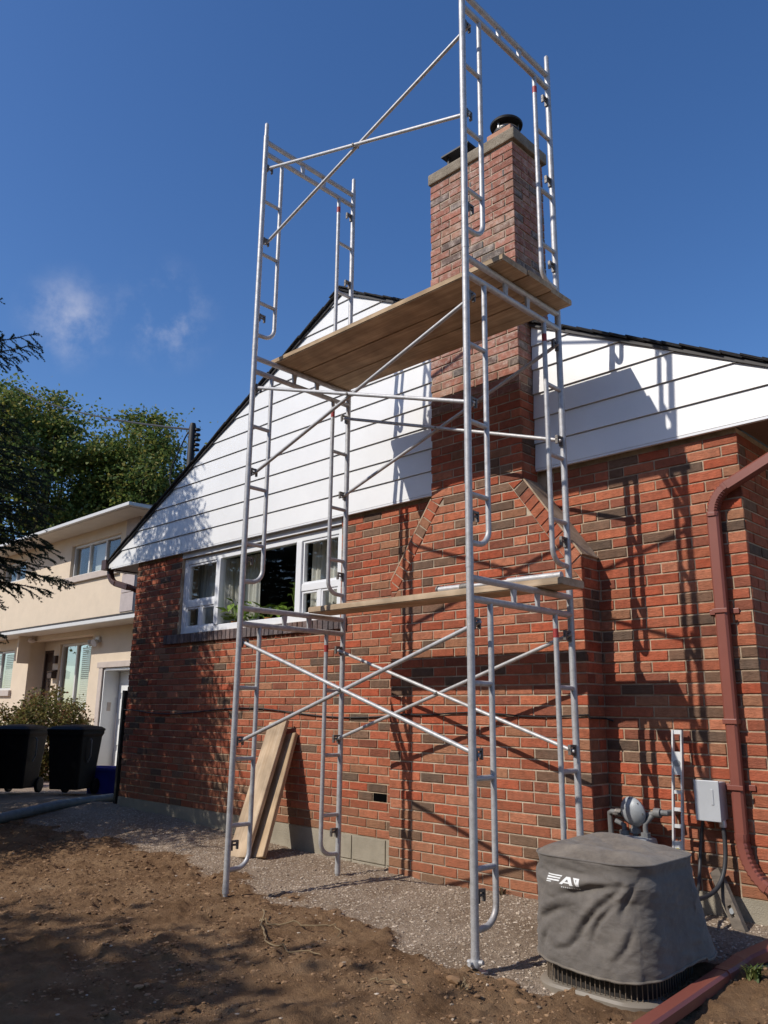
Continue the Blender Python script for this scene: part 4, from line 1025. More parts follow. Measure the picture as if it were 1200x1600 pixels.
for quads in ([[(0, .02), (.47, .02), (.45, .05), (0, .05)], [(0, .075), (.43, .075), (.41, .11), (0, .11)], [(0, .135), (.40, .135), (.375, .17), (0, .17)]],
              [[(.40, .22), (.60, .03), (.70, .03), (.50, .22)], [(.60, .03), (.72, .03), (.83, .22), (.73, .22)], [(.56, .15), (.74, .15), (.76, .185), (.54, .185)]],
              [[(.80, .03), (1.0, .03), (1.0, .07), (.83, .07)], [(.92, .03), (1.0, .03), (1.0, .22), (.92, .22)], [(.80, .03), (.86, .03), (.92, .14), (.92, .21)]],
              [[(.47+.06*i, .265), (.51+.06*i, .265), (.51+.06*i, .295), (.47+.06*i, .295)] for i in range(9)], [[(.0, .19), (.14, .19), (.14, .21), (.0, .21)]]):
    mb = MB()
    for q in quads: pr_poly(mb, q)
    part(mb, 'printed_logo', 'print_white', cov, True)

# ------------------------------------------------------------------ services on the wall
simple('meter_grey', (.36, .38, .39), .5, var=.12, scale=12, metal=.1)
simple('box_grey', (.50, .52, .54), .45, var=.06, scale=6, metal=.15)
simple('pipe_grey', (.20, .20, .195), .6, var=.2, scale=20)
simple('conduit', (.045, .045, .047), .55, var=.2, scale=40)
simple('alu', (.72, .72, .71), .38, metal=.35, var=.08, scale=30)
simple('yellow_vial', (.45, .38, .10), .3, var=.1)
gm = thing('gas_meter', 'grey gas meter and round regulator on pipes beside the chimney breast', 'gas meter', (-.8, -.15, .1))
m = MB(); m.bbox(-.89, -.66, -.25, -.07, .05, .285, .035); part(m, 'meter_body', 'meter_grey', gm, True)
m = MB(); m.bbox(-.84, -.71, -.262, -.245, .13, .235, .006); part(m, 'index_plate', 'print_white', gm)
Mr = Matrix.Translation((-.775, -.16, .425)) @ Matrix.Rotation(math.radians(-78), 4, 'X') @ Matrix.Rotation(math.radians(12), 4, 'Y')
m = MB(); m.lathe([(.02, -.05), (.055, -.04), (.085, -.012), (.09, 0), (.085, .012), (.06, .03), (.03, .04), (.028, .075), (.02, .08)], 0, 0, 26, True, Mr); reg = part(m, 'regulator', 'meter_grey', gm, True)
m = MB()
for k_ in range(8): a = k_*math.pi/4; m.lathe([(.008, -.016), (.008, .016)], .078*math.cos(a), .078*math.sin(a), 6, True, Mr)
part(m, 'flange_bolt', 'lock_steel', reg)
m = MB(); m.lathe([(.022, .078), (.022, .088)], 0, 0, 14, True, Mr); part(m, 'red_tag', 'red_paint', reg)
m = MB(); m.tube([(-.775, -.14, .27), (-.775, -.14, .37)], .018, 12); m.lathe([(.034, .30), (.034, .325), (.026, .33), (.026, .35)], -.775, -.14, 8); m.lathe([(.03, .28), (.03, .31)], -.845, -.15, 8); m.lathe([(.03, .28), (.03, .31)], -.705, -.15, 8); m.tube([(-.845, -.15, .30), (-.845, -.15, .34), (-.90, -.15, .36)], .016, 10); m.tube([(-.705, -.15, .30), (-.705, -.15, .36), (-.66, -.14, .41)], .016, 10); m.tube([(-.80, -.14, .405), (-.93, -.14, .41), (-.955, -.12, .40), (-.96, -.1, .0), (-.96, -.1, -.2)], .017, 12); part(m, 'inlet_pipe', 'pipe_grey', gm, True)
m = MB(); m.tube([(-.72, -.13, .40), (-.62, -.13, .43), (-.58, -.12, .43), (-.57, -.06, .43), (-.57, .02, .43)], .018, 12); m.lathe([(.028, -.02), (.028, .02)], 0, 0, 10, True, Matrix.Translation((-.63, -.13, .427)) @ Matrix.Rotation(math.radians(90), 4, 'Y')); part(m, 'outlet_pipe', 'pipe_grey', gm, True)
m = MB(); m.lathe([(.026, -.02), (.026, .02)], 0, 0, 10, True, Matrix.Translation((-.88, -.14, .408)) @ Matrix.Rotation(math.radians(90), 4, 'Y')); m.box(-.90, -.86, -.185, -.16, .40, .412); part(m, 'shut_off_valve', 'lock_steel', gm)
# spirit level stood against the wall: two flanges, web with hand holes and vials
sl_ = thing('spirit_level', 'long aluminium spirit level standing upright against the brick wall', 'spirit level', (-.52, -.16, -.12))
def lv(u, v, w):           # u across, v out of the wall, w along: leaning back slightly
    return Vector((-.517+u+.012*w, -.165+.125*w-v, -.115+1.03*w))
def lbox(mb, u0, u1, v0, v1, w0, w1):
    p = [lv(u, v, w) for u in (u0, u1) for v in (v0, v1) for w in (w0, w1)]
    mb.add(p, [(0, 1, 3, 2), (4, 6, 7, 5), (0, 4, 5, 1), (2, 3, 7, 6), (0, 2, 6, 4), (1, 5, 7, 3)])
for u0, u1 in ((-.033, -.023), (.023, .033)):
    m = MB(); lbox(m, u0, u1, 0, .024, 0, 1); part(m, 'flange', 'alu', sl_)
for a, b in ((.0, .16), (.245, .385), (.455, .475), (.545, .565), (.64, .66), (.745, .875), (.975, .999)): m = MB(); lbox(m, -.023, .023, .007, .017, a, b); part(m, 'web', 'alu', sl_)
for w_, mm in ((.33, 'yellow_vial'), (.81, 'meter_grey')):
    m = MB(); a = lv(0, .004, w_); b = lv(0, .022, w_); m.tube([a, b], .020, 16); part(m, 'vial', mm, sl_, True)
# disconnect box with whip
eb = thing('disconnect_box', 'grey metal electrical disconnect box on the brick wall by the downspout', 'electrical box', (-.325, -.05, .42))
m = MB(); m.bbox(-.395, -.255, -.105, -.002, .415, .625, .004); part(m, 'enclosure', 'box_grey', eb)
m = MB(); m.bbox(-.399, -.251, -.118, -.106, .408, .634, .004); part(m, 'cover_plate', 'box_grey', eb)
m = MB(); m.bbox(-.30, -.285, -.122, -.117, .50, .585, .002); part(m, 'pull_handle', 'box_grey', eb)
m = MB(); m.lathe([(.02, .375), (.022, .39), (.018, .416)], -.272, -.05, 14); part(m, 'connector', 'alu', eb, True)
cw = MB(); pts = []
for t in np.linspace(0, 1, 28):
    a, b, c, d = Vector((-.272, -.05, .385)), Vector((-.24, -.06, .02)), Vector((-.36, -.12, -.02)), Vector((-.30, -.62, .06))
    pts.append(a*(1-t)**3+b*3*t*(1-t)**2+c*3*t*t*(1-t)+d*t**3)
cw.tube(pts, .0125, 10); tag(cw.build('conduit_whip', 'conduit', None, True), 'black flexible conduit looping from the electrical box to the condenser', 'conduit')
cw = MB(); pts = []
for t in np.linspace(0, 1, 28):
    a, b, c, d = Vector((-.41, .004, .40)), Vector((-.47, -.02, .10)), Vector((-.40, -.05, .02)), Vector((-.28, -.64, -.05))
    pts.append(a*(1-t)**3+b*3*t*(1-t)**2+c*3*t*t*(1-t)+d*t**3)
cw.tube(pts, .010, 8); tag(cw.build('refrigerant_line', 'conduit', None, True), 'black insulated refrigerant line dropping from the wall behind the condenser', 'pipe')
# old wooden level leaning by the foundation
ol = thing('old_level', 'weathered grey wooden level with oval hole leaning at the foundation', 'level', (-.2, -.2, -.15))
wood('grey_wood', (.24, .20, .16), (.13, .11, .09))
A0, B0 = Vector((-.335, -.055, .135)), Vector((-.115, -.20, -.235)); d_ = (B0-A0).normalized(); s_ = d_.cross(Vector((-.2, -1, 0))).normalized(); n_ = d_.cross(s_)
def obox(mb, a, b, w0, w1, th):
    p = [A0+d_*((B0-A0).length*t)+s_*w+n_*h for t in (a, b) for w in (w0, w1) for h in (-th/2, th/2)]
    mb.add(p, [(0, 1, 3, 2), (4, 6, 7, 5), (0, 4, 5, 1), (2, 3, 7, 6), (0, 2, 6, 4), (1, 5, 7, 3)])
m = MB(); obox(m, 0, .44, -.034, .034, .03); obox(m, .44, .58, -.034, -.014, .03); obox(m, .44, .58, .014, .034, .03); obox(m, .58, 1, -.034, .034, .03); part(m, 'body', 'grey_wood', ol)
m = MB(); m.tube([A0+d_*.23-n_*.012, A0+d_*.23+n_*.012], .016, 12); part(m, 'vial', 'meter_grey', ol, True)

# ------------------------------------------------------------------ loose things on the ground
def rock_mesh(r, n, seed):
    bm = bmesh.new(); bmesh.ops.create_icosphere(bm, subdivisions=1, radius=1)
    R_ = random.Random(seed)
    for q in bm.verts: q.co = q.co*R_.uniform(.72, 1.12)
    for q in bm.verts: q.co.z *= .7
    v = np.array([q.co[:] for q in bm.verts]); f = np.array([[q.index for q in t.verts] for t in bm.faces]); bm.free(); return v, f
rocks = [rock_mesh(1, 1, i) for i in range(6)]
def scatter(name, pts, mat, kind='stuff', smooth=False):
    vs, fs = [], []; k_ = 0; R_ = np.random.RandomState(len(pts))
    for (x, y, s) in pts:
        v, f = rocks[R_.randint(6)]; a = R_.uniform(0, 6.28); c_, s_ = math.cos(a), math.sin(a)
        w = v*np.array([s*R_.uniform(.8, 1.4), s, s*R_.uniform(.6, 1)]); w = np.stack([w[:, 0]*c_-w[:, 1]*s_, w[:, 0]*s_+w[:, 1]*c_, w[:, 2]], 1)
        vs.append(w+np.array([x, y, 0])); fs.append(f+k_); k_ += len(v)
    zz = ground_z(np.array([p[0] for p in pts]), np.array([p[1] for p in pts]))
    n = len(rocks[0][0]); V = np.concatenate(vs); V[:, 2] += np.repeat(zz, n); F = np.concatenate(fs)
    me = bpy.data.meshes.new(name); me.from_pydata(V.tolist(), [], F.tolist()); me.update(); me.materials.append(MATS[mat])
    return link(name, me, kind=kind)
def stone_mat(name, stops):
    m, n, l, b = new_mat(name); g = n.new('ShaderNodeNewGeometry'); r = n.new('ShaderNodeValToRGB'); e = r.color_ramp.elements
    e[0].position, e[0].color = stops[0][0], c4(stops[0][1]); e[1].position, e[1].color = stops[1][0], c4(stops[1][1])
    for p, c in stops[2:]: e.new(p).color = c4(c)
    l.new(g.outputs['Random Per Island'], r.inputs[0]); l.new(r.outputs[0], b.inputs['Base Color']); b.inputs['Roughness'].default_value = .95; b.inputs['Specular IOR Level'].default_value = .15
stone_mat('pebble', [(0, (.22, .17, .125)), (.3, (.34, .27, .20)), (.6, (.44, .36, .275)), (.9, (.53, .445, .35)), (1, (.62, .53, .43))])
stone_mat('clod', [(0, (.11, .062, .033)), (.5, (.22, .132, .072)), (1, (.33, .21, .12))])
NR = np.random.RandomState(4)
pts = []
X_ = NR.uniform(-7.4, .6, 60000); Y_ = NR.uniform(-2.3, -.005, 60000); gmk = gravel_mask(X_, Y_)
for x, y, g in zip(X_, Y_, gmk):
    if y > BD-.01 and BX0-.01 < x < BX1+.01: continue
    if g > .35 and len(pts) < 17000: pts.append((x, y, NR.choice([.004, .006, .008, .011], p=[.42, .36, .17, .05])*NR.uniform(.8, 1.25)))
tag(scatter('gravel', pts, 'pebble'), 'loose grey limestone gravel along the foundation', 'gravel')
pts = []
X_ = NR.uniform(-7.4, .6, 60000); Y_ = NR.uniform(-3.7, -.6, 60000); gmk = gravel_mask(X_, Y_)
cl_n = fbm(X_, Y_, 2.5, 3, 77)
for x, y, g, cn in zip(X_, Y_, gmk, cl_n):
    if g < .6 and cn > -.22 and len(pts) < 22000: pts.append((x, y, NR.choice([.004, .007, .011, .019], p=[.52, .32, .13, .03])*NR.uniform(.8, 1.25)))
tag(scatter('soil_clods', pts, 'clod'), 'crumbly brown soil clods over the dug yard', 'soil')
pts = [(NR.uniform(-6.5, .5), NR.uniform(-3.5, -1.2), NR.uniform(.005, .013)) for _ in range(220)]
tag(scatter('stones', pts, 'pebble'), 'small pale stones scattered in the brown soil', 'stones')
# a few larger stones near the condenser
for i, (x, y, r_) in enumerate(((-.80, -1.47, .05), (-.62, -1.60, .03), (-.92, -1.72, .035))):
    v, f = rocks[i]; mb = MB(); z0 = gz(x, y); mb.add([(x+p[0]*r_*1.5, y+p[1]*r_, z0+p[2]*r_*.8) for p in v], f.tolist())
    o = mb.build('stone', 'clod'); tag(o, ['flat earthy stone against the base of the condenser', 'small brown stone in the soil in front of the condenser', 'round brown stone near the scaffold foot'][i], 'stone', 'stones by the condenser')
# dry roots and sticks
def stick(ptsxy, r, label, name='dry_root'):
    m = MB(); P = []
    for i in range(len(ptsxy)-1):
        for t in np.linspace(0, 1, 8, endpoint=False): P.append(Vector(ptsxy[i]).lerp(Vector(ptsxy[i+1]), t))
    P.append(Vector(ptsxy[-1])); Q = []
    for i, p in enumerate(P):
        Q.append((p.x+.012*math.sin(i*.7), p.y+.010*math.sin(i*.9+1), gz(p.x, p.y)+.012+p.z))
    m.tube(Q, r, 6, True, r*.5); tag(m.build(name, 'straw', None, True), label, 'root', 'dry roots on the soil')
stick([(-2.48, -1.66, .03), (-2.30, -1.76, .0), (-2.05, -1.70, .02), (-1.86, -1.60, .035), (-1.78, -1.66, .0)], .0055, 'pale dry root looping across the brown soil')
stick([(-2.42, -1.72, .0), (-2.20, -1.86, .0), (-2.02, -1.98, .01), (-1.80, -1.99, .0), (-1.62, -1.92, .0)], .006, 'darker dry root lying flat on the soil beside the pale one')
stick([(-1.20, -2.0, .0), (-1.08, -1.98, .015), (-.98, -1.95, .0)], .004, 'short dry twig on the soil near the scaffold foot')
# weeds by the extension pipe and along the breast
def tuft(x, y, n, h, seed, label, mat='grass', grp='weeds'):
    R_ = random.Random(seed); m = MB(); z0 = gz(x, y)
    for i in range(n):
        a = R_.uniform(0, 6.28); L_ = h*R_.uniform(.5, 1); b = Vector((x+R_.uniform(-.03, .03), y+R_.uniform(-.03, .03), z0)); d = Vector((math.cos(a), math.sin(a), 0)); s = Vector((-d.y, d.x, 0))*.005
        p1 = b+d*L_*.3+Vector((0, 0, L_*.6)); p2 = b+d*L_*.8+Vector((0, 0, L_*.75))
        m.add([b-s, b+s, p1+s*.8, p1-s*.8, p2], [(0, 1, 2, 3), (3, 2, 4)])
    tag(m.build('weed', mat), label, 'weed', grp)
tuft(.12, -.78, 40, .10, 1, 'green weed growing beside the loose downspout length')
tuft(-1.72, -.25, 16, .07, 2, 'dry weed at the foot of the chimney breast', 'straw')
tuft(-.84, -1.75, 12, .05, 3, 'dry grass wisp in front of the scaffold foot', 'straw')

# ------------------------------------------------------------------ far yard: pipe, bins, fence, boxes
simple('bin_plastic', (.006, .007, .010), .55, var=.25, scale=10, spec=.15)
simple('blue_plastic', (.02, .03, .30), .45, var=.15, scale=8)
simple('hole_black', (.004, .004, .004), 1.0, spec=.0); vent.data.materials[0] = MATS['hole_black']
simple('pvc', (.16, .20, .21), .5, var=.2, scale=14)
simple('fence_black', (.012, .012, .013), .5, var=.2)
simple('paver', (.36, .26, .22), .9, var=.2, scale=8, bump=.3)
pv = MB(); zp = -.262
pv.box(-22, -10.4, .8, 2.98, zp-.1, zp); tag(pv.build('driveway', 'paver'), kind='structure')
pp = MB(); P = [(-7.0, -2.35, gz(-7.0, -2.35)+.05), (-7.50, -1.30, gz(-7.5, -1.3)+.05), (-7.92, -.49, gz(-7.92, -.49)+.05), (-8.25, .36, gz(-8.25, .36)+.05)]
pp.tube(P, .055, 16); tag(pp.build('drain_pipe', 'pvc', None, True), 'grey plastic drain pipe lying on the ground beyond the brick corner', 'pipe')
def bin_(x, y, rz, label):
    t = thing('wheelie_bin', label, 'bin', (x, y, gz(x, y)), 'refuse bins beside the brick house')
    t.rotation_euler = (0, 0, rz); t.scale = (.9, .9, .9)
    def P_(mb, n, mat='bin_plastic', sm=False, par=None): return mb.build(n, mat, par or t, sm)
    b = MB(); lv_ = [(.235, .26, .10), (.24, .265, .12), (.285, .34, .88), (.305, .365, .93), (.305, .365, .97)]
    v = []; f = []
    for w, d, z in lv_: v += [(q[0], q[1], z) for q in rrect(0, 0, w, d, .05, 3)]
    n = len(v)//len(lv_)
    for i in range(len(lv_)-1):
        for k_ in range(n): f.append((i*n+k_, i*n+(k_+1) % n, (i+1)*n+(k_+1) % n, (i+1)*n+k_))
    f += [tuple(reversed(range(n))), tuple(range((len(lv_)-1)*n, len(lv_)*n))]
    b.add(v, f); P_(b, 'body')
    l_ = MB(); v = []; f = []; LV = [(.315, .375, .972), (.318, .378, 1.0), (.27, .33, 1.035), (.12, .17, 1.065)]
    for w, d, z in LV: v += [(q[0], q[1], z) for q in rrect(0, 0, w, d, .06, 3)]
    for i in range(len(LV)-1):
        for k_ in range(n): f.append((i*n+k_, i*n+(k_+1) % n, (i+1)*n+(k_+1) % n, (i+1)*n+k_))
    f += [tuple(reversed(range(n))), tuple(range((len(LV)-1)*n, len(LV)*n))]
    l_.add(v, f); P_(l_, 'lid', sm=True)
    for s in (-1, 1): w = MB(); w.lathe([(.10, -.025), (.12, -.02), (.12, .02), (.10, .025)], 0, 0, 18, True, Matrix.Translation((s*.25, .27, .12)) @ Matrix.Rotation(math.pi/2, 4, 'Y')); P_(w, 'wheel')
    h = MB(); h.tube([(-.22, .36, .94), (-.22, .43, .95), (.22, .43, .95), (.22, .36, .94)], .016, 8); P_(h, 'handle', sm=True)
    g = MB(); g.tube([(.30, -.1, .86), (.33, -.1, .83), (.32, -.08, .6), (.28, -.08, .5)], .012, 6); P_(g, 'grab_bar', 'pipe_grey', True)
    return t
bin_(-9.75, .52, math.radians(35), 'black wheeled refuse bin with bulging lid beside the brick corner')
bin_(-10.45, .02, math.radians(40), 'black wheeled refuse bin in the middle of the row of three')
bin_(-10.55, -.72, math.radians(30), 'black wheeled refuse bin farthest from the brick corner')
bb = MB(); v = []; 
for w, d, z in ((.24, .18, .0), (.28, .215, .33), (.305, .24, .33), (.305, .24, .37), (.285, .22, .37), (.245, .185, .03)): v += [(q[0], q[1], z) for q in rrect(0, 0, w, d, .04, 3)]
n = len(v)//6; f = []
for i in range(5):
    for k_ in range(n): f.append((i*n+k_, i*n+(k_+1) % n, (i+1)*n+(k_+1) % n, (i+1)*n+k_))
f += [tuple(reversed(range(n))), tuple(range(5*n, 6*n))]
bb.add(v, f); o = bb.build('recycling_box', 'blue_plastic', None, False, (-9.9, 1.15, gz(-9.9, 1.15))); o.rotation_euler = (0, 0, .7); tag(o, 'deep blue recycling box standing in front of the garage door', 'recycling box')
fp = thing('fence_post', 'black metal gate post bracketed to the corner of the brick house', 'post', (-7.70, .12, -.2))
m = MB(); m.bbox(-7.725, -7.675, .095, .145, -.25, 1.22, .004); part(m, 'post', 'fence_black', fp)
for z in (.86, .46): m = MB(); m.box(-7.68, -7.44, .11, .13, z-.012, z+.012); part(m, 'bracket', 'fence_black', fp)
tp = MB()
fb = MB()       # flower pots near the neighbour's porch
for i, (x, y, c_) in enumerate(((-12.3, .9, 'pot_orange'), (-12.05, .75, 'red_paint'))):
    t = MB(); t.lathe([(.10, 0), (.14, .22), (.155, .23), (.155, .26), (.13, .26)], 0, 0, 16); o = t.build('flower_pot', c_, None, True, (x, y, gz(x, y)))
    tag(o, ['orange flower pot seen between the refuse bins', 'red flower pot seen between the refuse bins'][i], 'pot', 'flower pots')

# ------------------------------------------------------------------ cream neighbour house
simple('stucco', (.64, .53, .40), .95, var=.05, scale=3, bump=.4, bscale=150)
simple('stone_trim', (.48, .41, .36), .9, var=.08, scale=6, bump=.2)
simple('quoin', (.44, .38, .36), .9, var=.1, scale=7, bump=.3)
simple('garage_white', (.74, .75, .74), .45, var=.03, scale=3)
simple('soffit_cream', (.60, .55, .48), .7, var=.05, scale=3)
simple('gutter_white', (.58, .57, .545), .4, var=.04, scale=3)
simple('door_brown', (.06, .035, .025), .5, var=.2, scale=12)
simple('blind', (.50, .52, .46), .7, var=.06, scale=4)
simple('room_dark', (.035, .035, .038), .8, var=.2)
nb_ = thing('neighbour_house', 'two storey cream stucco house with white gutters beyond the bins', 'house', (-17, 6, -.28))
NY = 3.0; ZG = -.30
w = MB()
# ground floor in pieces round the porch recess, windows and garage opening
def wallrects(mb, y0, y1, x0, x1, z0, z1, holes):
    xs_ = sorted(set([x0, x1]+[h[0] for h in holes]+[h[1] for h in holes])); zs_ = sorted(set([z0, z1]+[h[2] for h in holes]+[h[3] for h in holes]))
    for i in range(len(xs_)-1):
        for j in range(len(zs_)-1):
            cx, cz = (xs_[i]+xs_[i+1])/2, (zs_[j]+zs_[j+1])/2
            if any(h[0] < cx < h[1] and h[2] < cz < h[3] for h in holes): continue
            mb.box(xs_[i], xs_[i+1], y0, y1, zs_[j], zs_[j+1])
PO = (-17.80, -14.63, ZG+.05, 2.52); GA = (-14.02, -11.6, ZG, 1.80); LW = (-20.6, -18.69, 1.40, 2.37)
wallrects(w, NY, NY+.25, -26, -11.2, ZG-.3, 2.72, [PO, GA, LW])
DR = (-17.70, -17.30, ZG+.15, 2.30); DR = (-17.78, -17.25, ZG+.12, 2.32); PW = (-16.95, -15.38, .95, 2.44)
wallrects(w, NY+.35, NY+.55, -17.80, -14.63, ZG-.3, 2.72, [(DR[0], DR[1], DR[2], DR[3]), PW])
w.box(-18.0, -17.80, NY+.25, NY+.55, ZG-.3, 2.72); w.box(-14.63, -14.4, NY+.25, NY+.55, ZG-.3, 2.72)
UW = (-16.08, -13.80, 3.86, 4.60); UL = (-20.05, -18.58, 4.10, 4.62)
wallrects(w, NY, NY+.25, -26, -13.05, 2.72, 4.829, [UW, UL])
w.box(-13.30, -13.05, NY+.25, 10, 2.72, 4.829); w.box(-11.45, -11.2, NY+.25, 10, ZG-.3, 2.72)
part(w, 'wall', 'stucco', nb_)
q = MB()
for i in range(5): q = MB(); q.bbox(-13.56, -13.04, NY-.02, NY+.01, 2.90+i*.39, 3.28+i*.39, .008); part(q, 'quoin', 'quoin', nb_)
# upper eave, soffit, roof
e = MB(); e.box(-26.5, -12.47, NY-.55, NY+.3, 4.83, 4.85); part(e, 'soffit', 'soffit_cream', nb_)
e = MB(); e.box(-13.1, -12.47, NY+.3, 10.5, 4.83, 4.85); part(e, 'soffit', 'soffit_cream', nb_)
g = MB(); g.bbox(-26.5, -12.36, NY-.64, NY-.555, 4.835, 4.905, .01); part(g, 'gutter', 'gutter_white', nb_)
g = MB(); g.bbox(-12.465, -12.355, NY-.55, 10.5, 4.835, 4.905, .01); part(g, 'gutter', 'gutter_white', nb_)
r_ = MB(); r_.add([(-26.5, NY-.6, 4.90), (-12.4, NY-.6, 4.90), (-12.4, 10.5, 4.90), (-26.5, 10.5, 4.90), (-22, 6.7, 6.2), (-16.5, 6.7, 6.2)], [(0, 1, 5, 4), (1, 2, 5), (2, 3, 4, 5), (3, 0, 4), (3, 2, 1, 0)]); part(r_, 'roof', 'shingle', nb_)
# lower lean-to eave
e = MB(); e.prism([(0, 0)]*3, 0, 0) if False else None
e.add([(-26, NY-.5, 2.70), (-11, NY-.5, 2.70), (-11, NY+.002, 2.88), (-26, NY+.002, 2.88), (-26, NY-.5, 2.66), (-11, NY-.5, 2.66), (-11, NY+.002, 2.66), (-26, NY+.002, 2.66)], [(0, 1, 2, 3), (4, 7, 6, 5), (0, 4, 5, 1), (1, 5, 6, 2), (3, 2, 6, 7), (0, 3, 7, 4)])
part(e, 'porch_roof', 'shingle', nb_)
g = MB(); g.bbox(-26, -10.95, NY-.59, NY-.505, 2.625, 2.70, .01); part(g, 'gutter', 'gutter_white', nb_)
e = MB(); e.box(-26, -11, NY-.5, NY-.002, 2.63, 2.658); part(e, 'soffit', 'soffit_cream', nb_)
def nwin(x0, x1, z0, z1, y, nv, blind=None, sillb=True):
    m = MB(); t = .055
    m.bbox(x0+.004, x0+t, y, y+.08, z0+.004, z1-.004, .006); m.bbox(x1-t, x1-.004, y, y+.08, z0+.004, z1-.004, .006); m.bbox(x0+t, x1-t, y, y+.08, z0+.004, z0+t, .006); m.bbox(x0+t, x1-t, y, y+.08, z1-t, z1-.004, .006)
    wo = part(m, 'window', 'gutter_white', nb_)
    step = (x1-x0)/nv
    for i in range(1, nv): b = MB(); b.bbox(x0+step*i-.03, x0+step*i+.03, y+.004, y+.078, z0+t, z1-t, .005); part(b, 'mullion', 'gutter_white', wo)
    for i in range(nv):
        g = MB(); g.box(x0+step*i+.03, x0+step*(i+1)-.03, y+.04, y+.046, z0+t-.005, z1-t+.005); part(g, 'pane', 'glass', wo)
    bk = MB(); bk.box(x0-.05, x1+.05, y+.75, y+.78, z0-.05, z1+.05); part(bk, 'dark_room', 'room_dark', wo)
    if blind:
        for (a, b_) in blind:
            n = int((z1-z0-.1)/.045)
            for i in range(n):
                s = MB(); zc = z0+.06+i*.045; M = Matrix.Translation((0, y+.11, zc)) @ Matrix.Rotation(math.radians(52), 4, 'X'); s.box(a, b_, -.022, .022, -.0015, .0015, M); part(s, 'blind_slat', 'blind', wo)
    if sillb: s = MB(); s.bbox(x0-.08, x1+.08, y-.14, y+.02, z0-.14, z0-.002, .01); part(s, 'sill', 'stone_trim', wo)
    return wo
nwin(*UW, NY+.07, 3, None); nwin(*UL, NY+.07, 2, None, False)
nwin(*LW, NY+.07, 2, [(-20.5, -19.7), (-19.6, -18.8)]); nwin(*PW, NY+.40, 2, [(-16.1, -15.45)], False)
cb = MB(); cb.box(-15.25, -14.7, NY+.2, NY+.203, UW[2]+.05, UW[3]-.05); part(cb, 'curtain_panel', 'blind', nb_)
m = MB(); m.bbox(DR[0]+.0, DR[0]+.05, NY+.37, NY+.45, DR[2], DR[3], .005); m.bbox(DR[1]-.05, DR[1], NY+.37, NY+.45, DR[2], DR[3], .005); m.bbox(DR[0]+.05, DR[1]-.05, NY+.37, NY+.45, DR[3]-.06, DR[3], .005); fr2 = part(m, 'door_frame', 'door_brown', nb_)
m = MB(); m.bbox(DR[0]+.05, DR[1]-.05, NY+.41, NY+.45, DR[2], DR[3]-.06, .006); dro = part(m, 'door', 'door_brown', nb_)
m = MB(); m.box(DR[0]+.12, DR[1]-.12, NY+.402, NY+.409, 1.35, 2.05); part(m, 'pane', 'glass', dro)
for z0, z1 in ((.05, .55), (.65, 1.2)): m = MB(); m.bbox(DR[0]+.12, DR[1]-.12, NY+.40, NY+.41, z0, z1, .004); part(m, 'panel', 'door_brown', dro)
# garage: trim, recessed jambs, sectional door
m = MB(); m.bbox(GA[0]-.16, GA[0], NY-.03, NY+.05, ZG, 1.80, .008); m.bbox(GA[0]-.22, GA[1]+.2, NY-.045, NY+.05, 1.802, 1.92, .01); gt = part(m, 'garage_trim', 'stone_trim', nb_)
m = MB(); m.box(GA[0]+.002, GA[0]+.04, NY+.01, NY+.34, ZG, 1.79); m.box(GA[0]+.04, GA[1]-.04, NY+.01, NY+.34, 1.75, 1.79); part(m, 'garage_jamb', 'garage_white', nb_)
gd = MB(); gd.box(GA[0]+.04, GA[1]-.02, NY+.345, NY+.37, ZG, 1.76); gdo = part(gd, 'garage_door', 'garage_white', nb_)
for i in range(4):
    for j in range(4):
        m = MB(); x0 = GA[0]+.12+j*.57; m.bbox(x0, x0+.48, NY+.332, NY+.347, ZG+.07+i*.51, ZG+.47+i*.51, .006); part(m, 'door_panel', 'garage_white', gdo)
m = MB(); m.bbox(-13.99, -13.972, NY+.12, NY+.20, .95, 1.12, .004); part(m, 'keypad', 'stone_trim', nb_)
m = MB(); m.bbox(-17.20, -16.98, NY+.22, NY+.345, 1.66, 1.80, .006); m.add([(-17.23, NY+.19, 1.802), (-16.95, NY+.19, 1.802), (-16.95, NY+.345, 1.86), (-17.23, NY+.345, 1.86), (-17.23, NY+.345, 1.802), (-16.95, NY+.345, 1.802)], [(0, 1, 2, 3), (0, 3, 4), (1, 5, 2), (0, 4, 5, 1), (3, 2, 5, 4)]); part(m, 'mailbox', 'door_brown', nb_)
m = MB(); m.bbox(-17.10, -16.98, NY+.27, NY+.345, 2.0, 2.18, .006); part(m, 'porch_lamp', 'door_brown', nb_)
m = MB(); m.lathe([(.03, 0), (.09, -.05), (.10, -.09), (.05, -.13)], 0, 0, 14, True, Matrix.Translation((-17.5, NY-.1, 2.60))); part(m, 'ceiling_lamp', 'pale_clay', nb_, True)
for dx in (-.14, .02):
    m = MB(); m.lathe([(.03, 0), (.075, .10), (.08, .13)], 0, 0, 14, True, Matrix.Translation((-14.36+dx, NY-.02, 2.36)) @ Matrix.Rotation(math.radians(115), 4, 'X') @ Matrix.Rotation(math.radians(-25 if dx < 0 else 15), 4, 'Y')); part(m, 'floodlight', 'gutter_white', nb_, True)
m = MB(); m.bbox(-14.42, -14.26, NY-.05, NY-.002, 2.33, 2.45, .01); part(m, 'floodlight_base', 'gutter_white', nb_)
m = MB(); m.prism([(-17.80, 2.63), (-17.74, 2.63), (-17.74, 2.0), (-17.80, 2.1)], NY-.30, NY-.001); part(m, 'bracket', 'stucco', nb_)

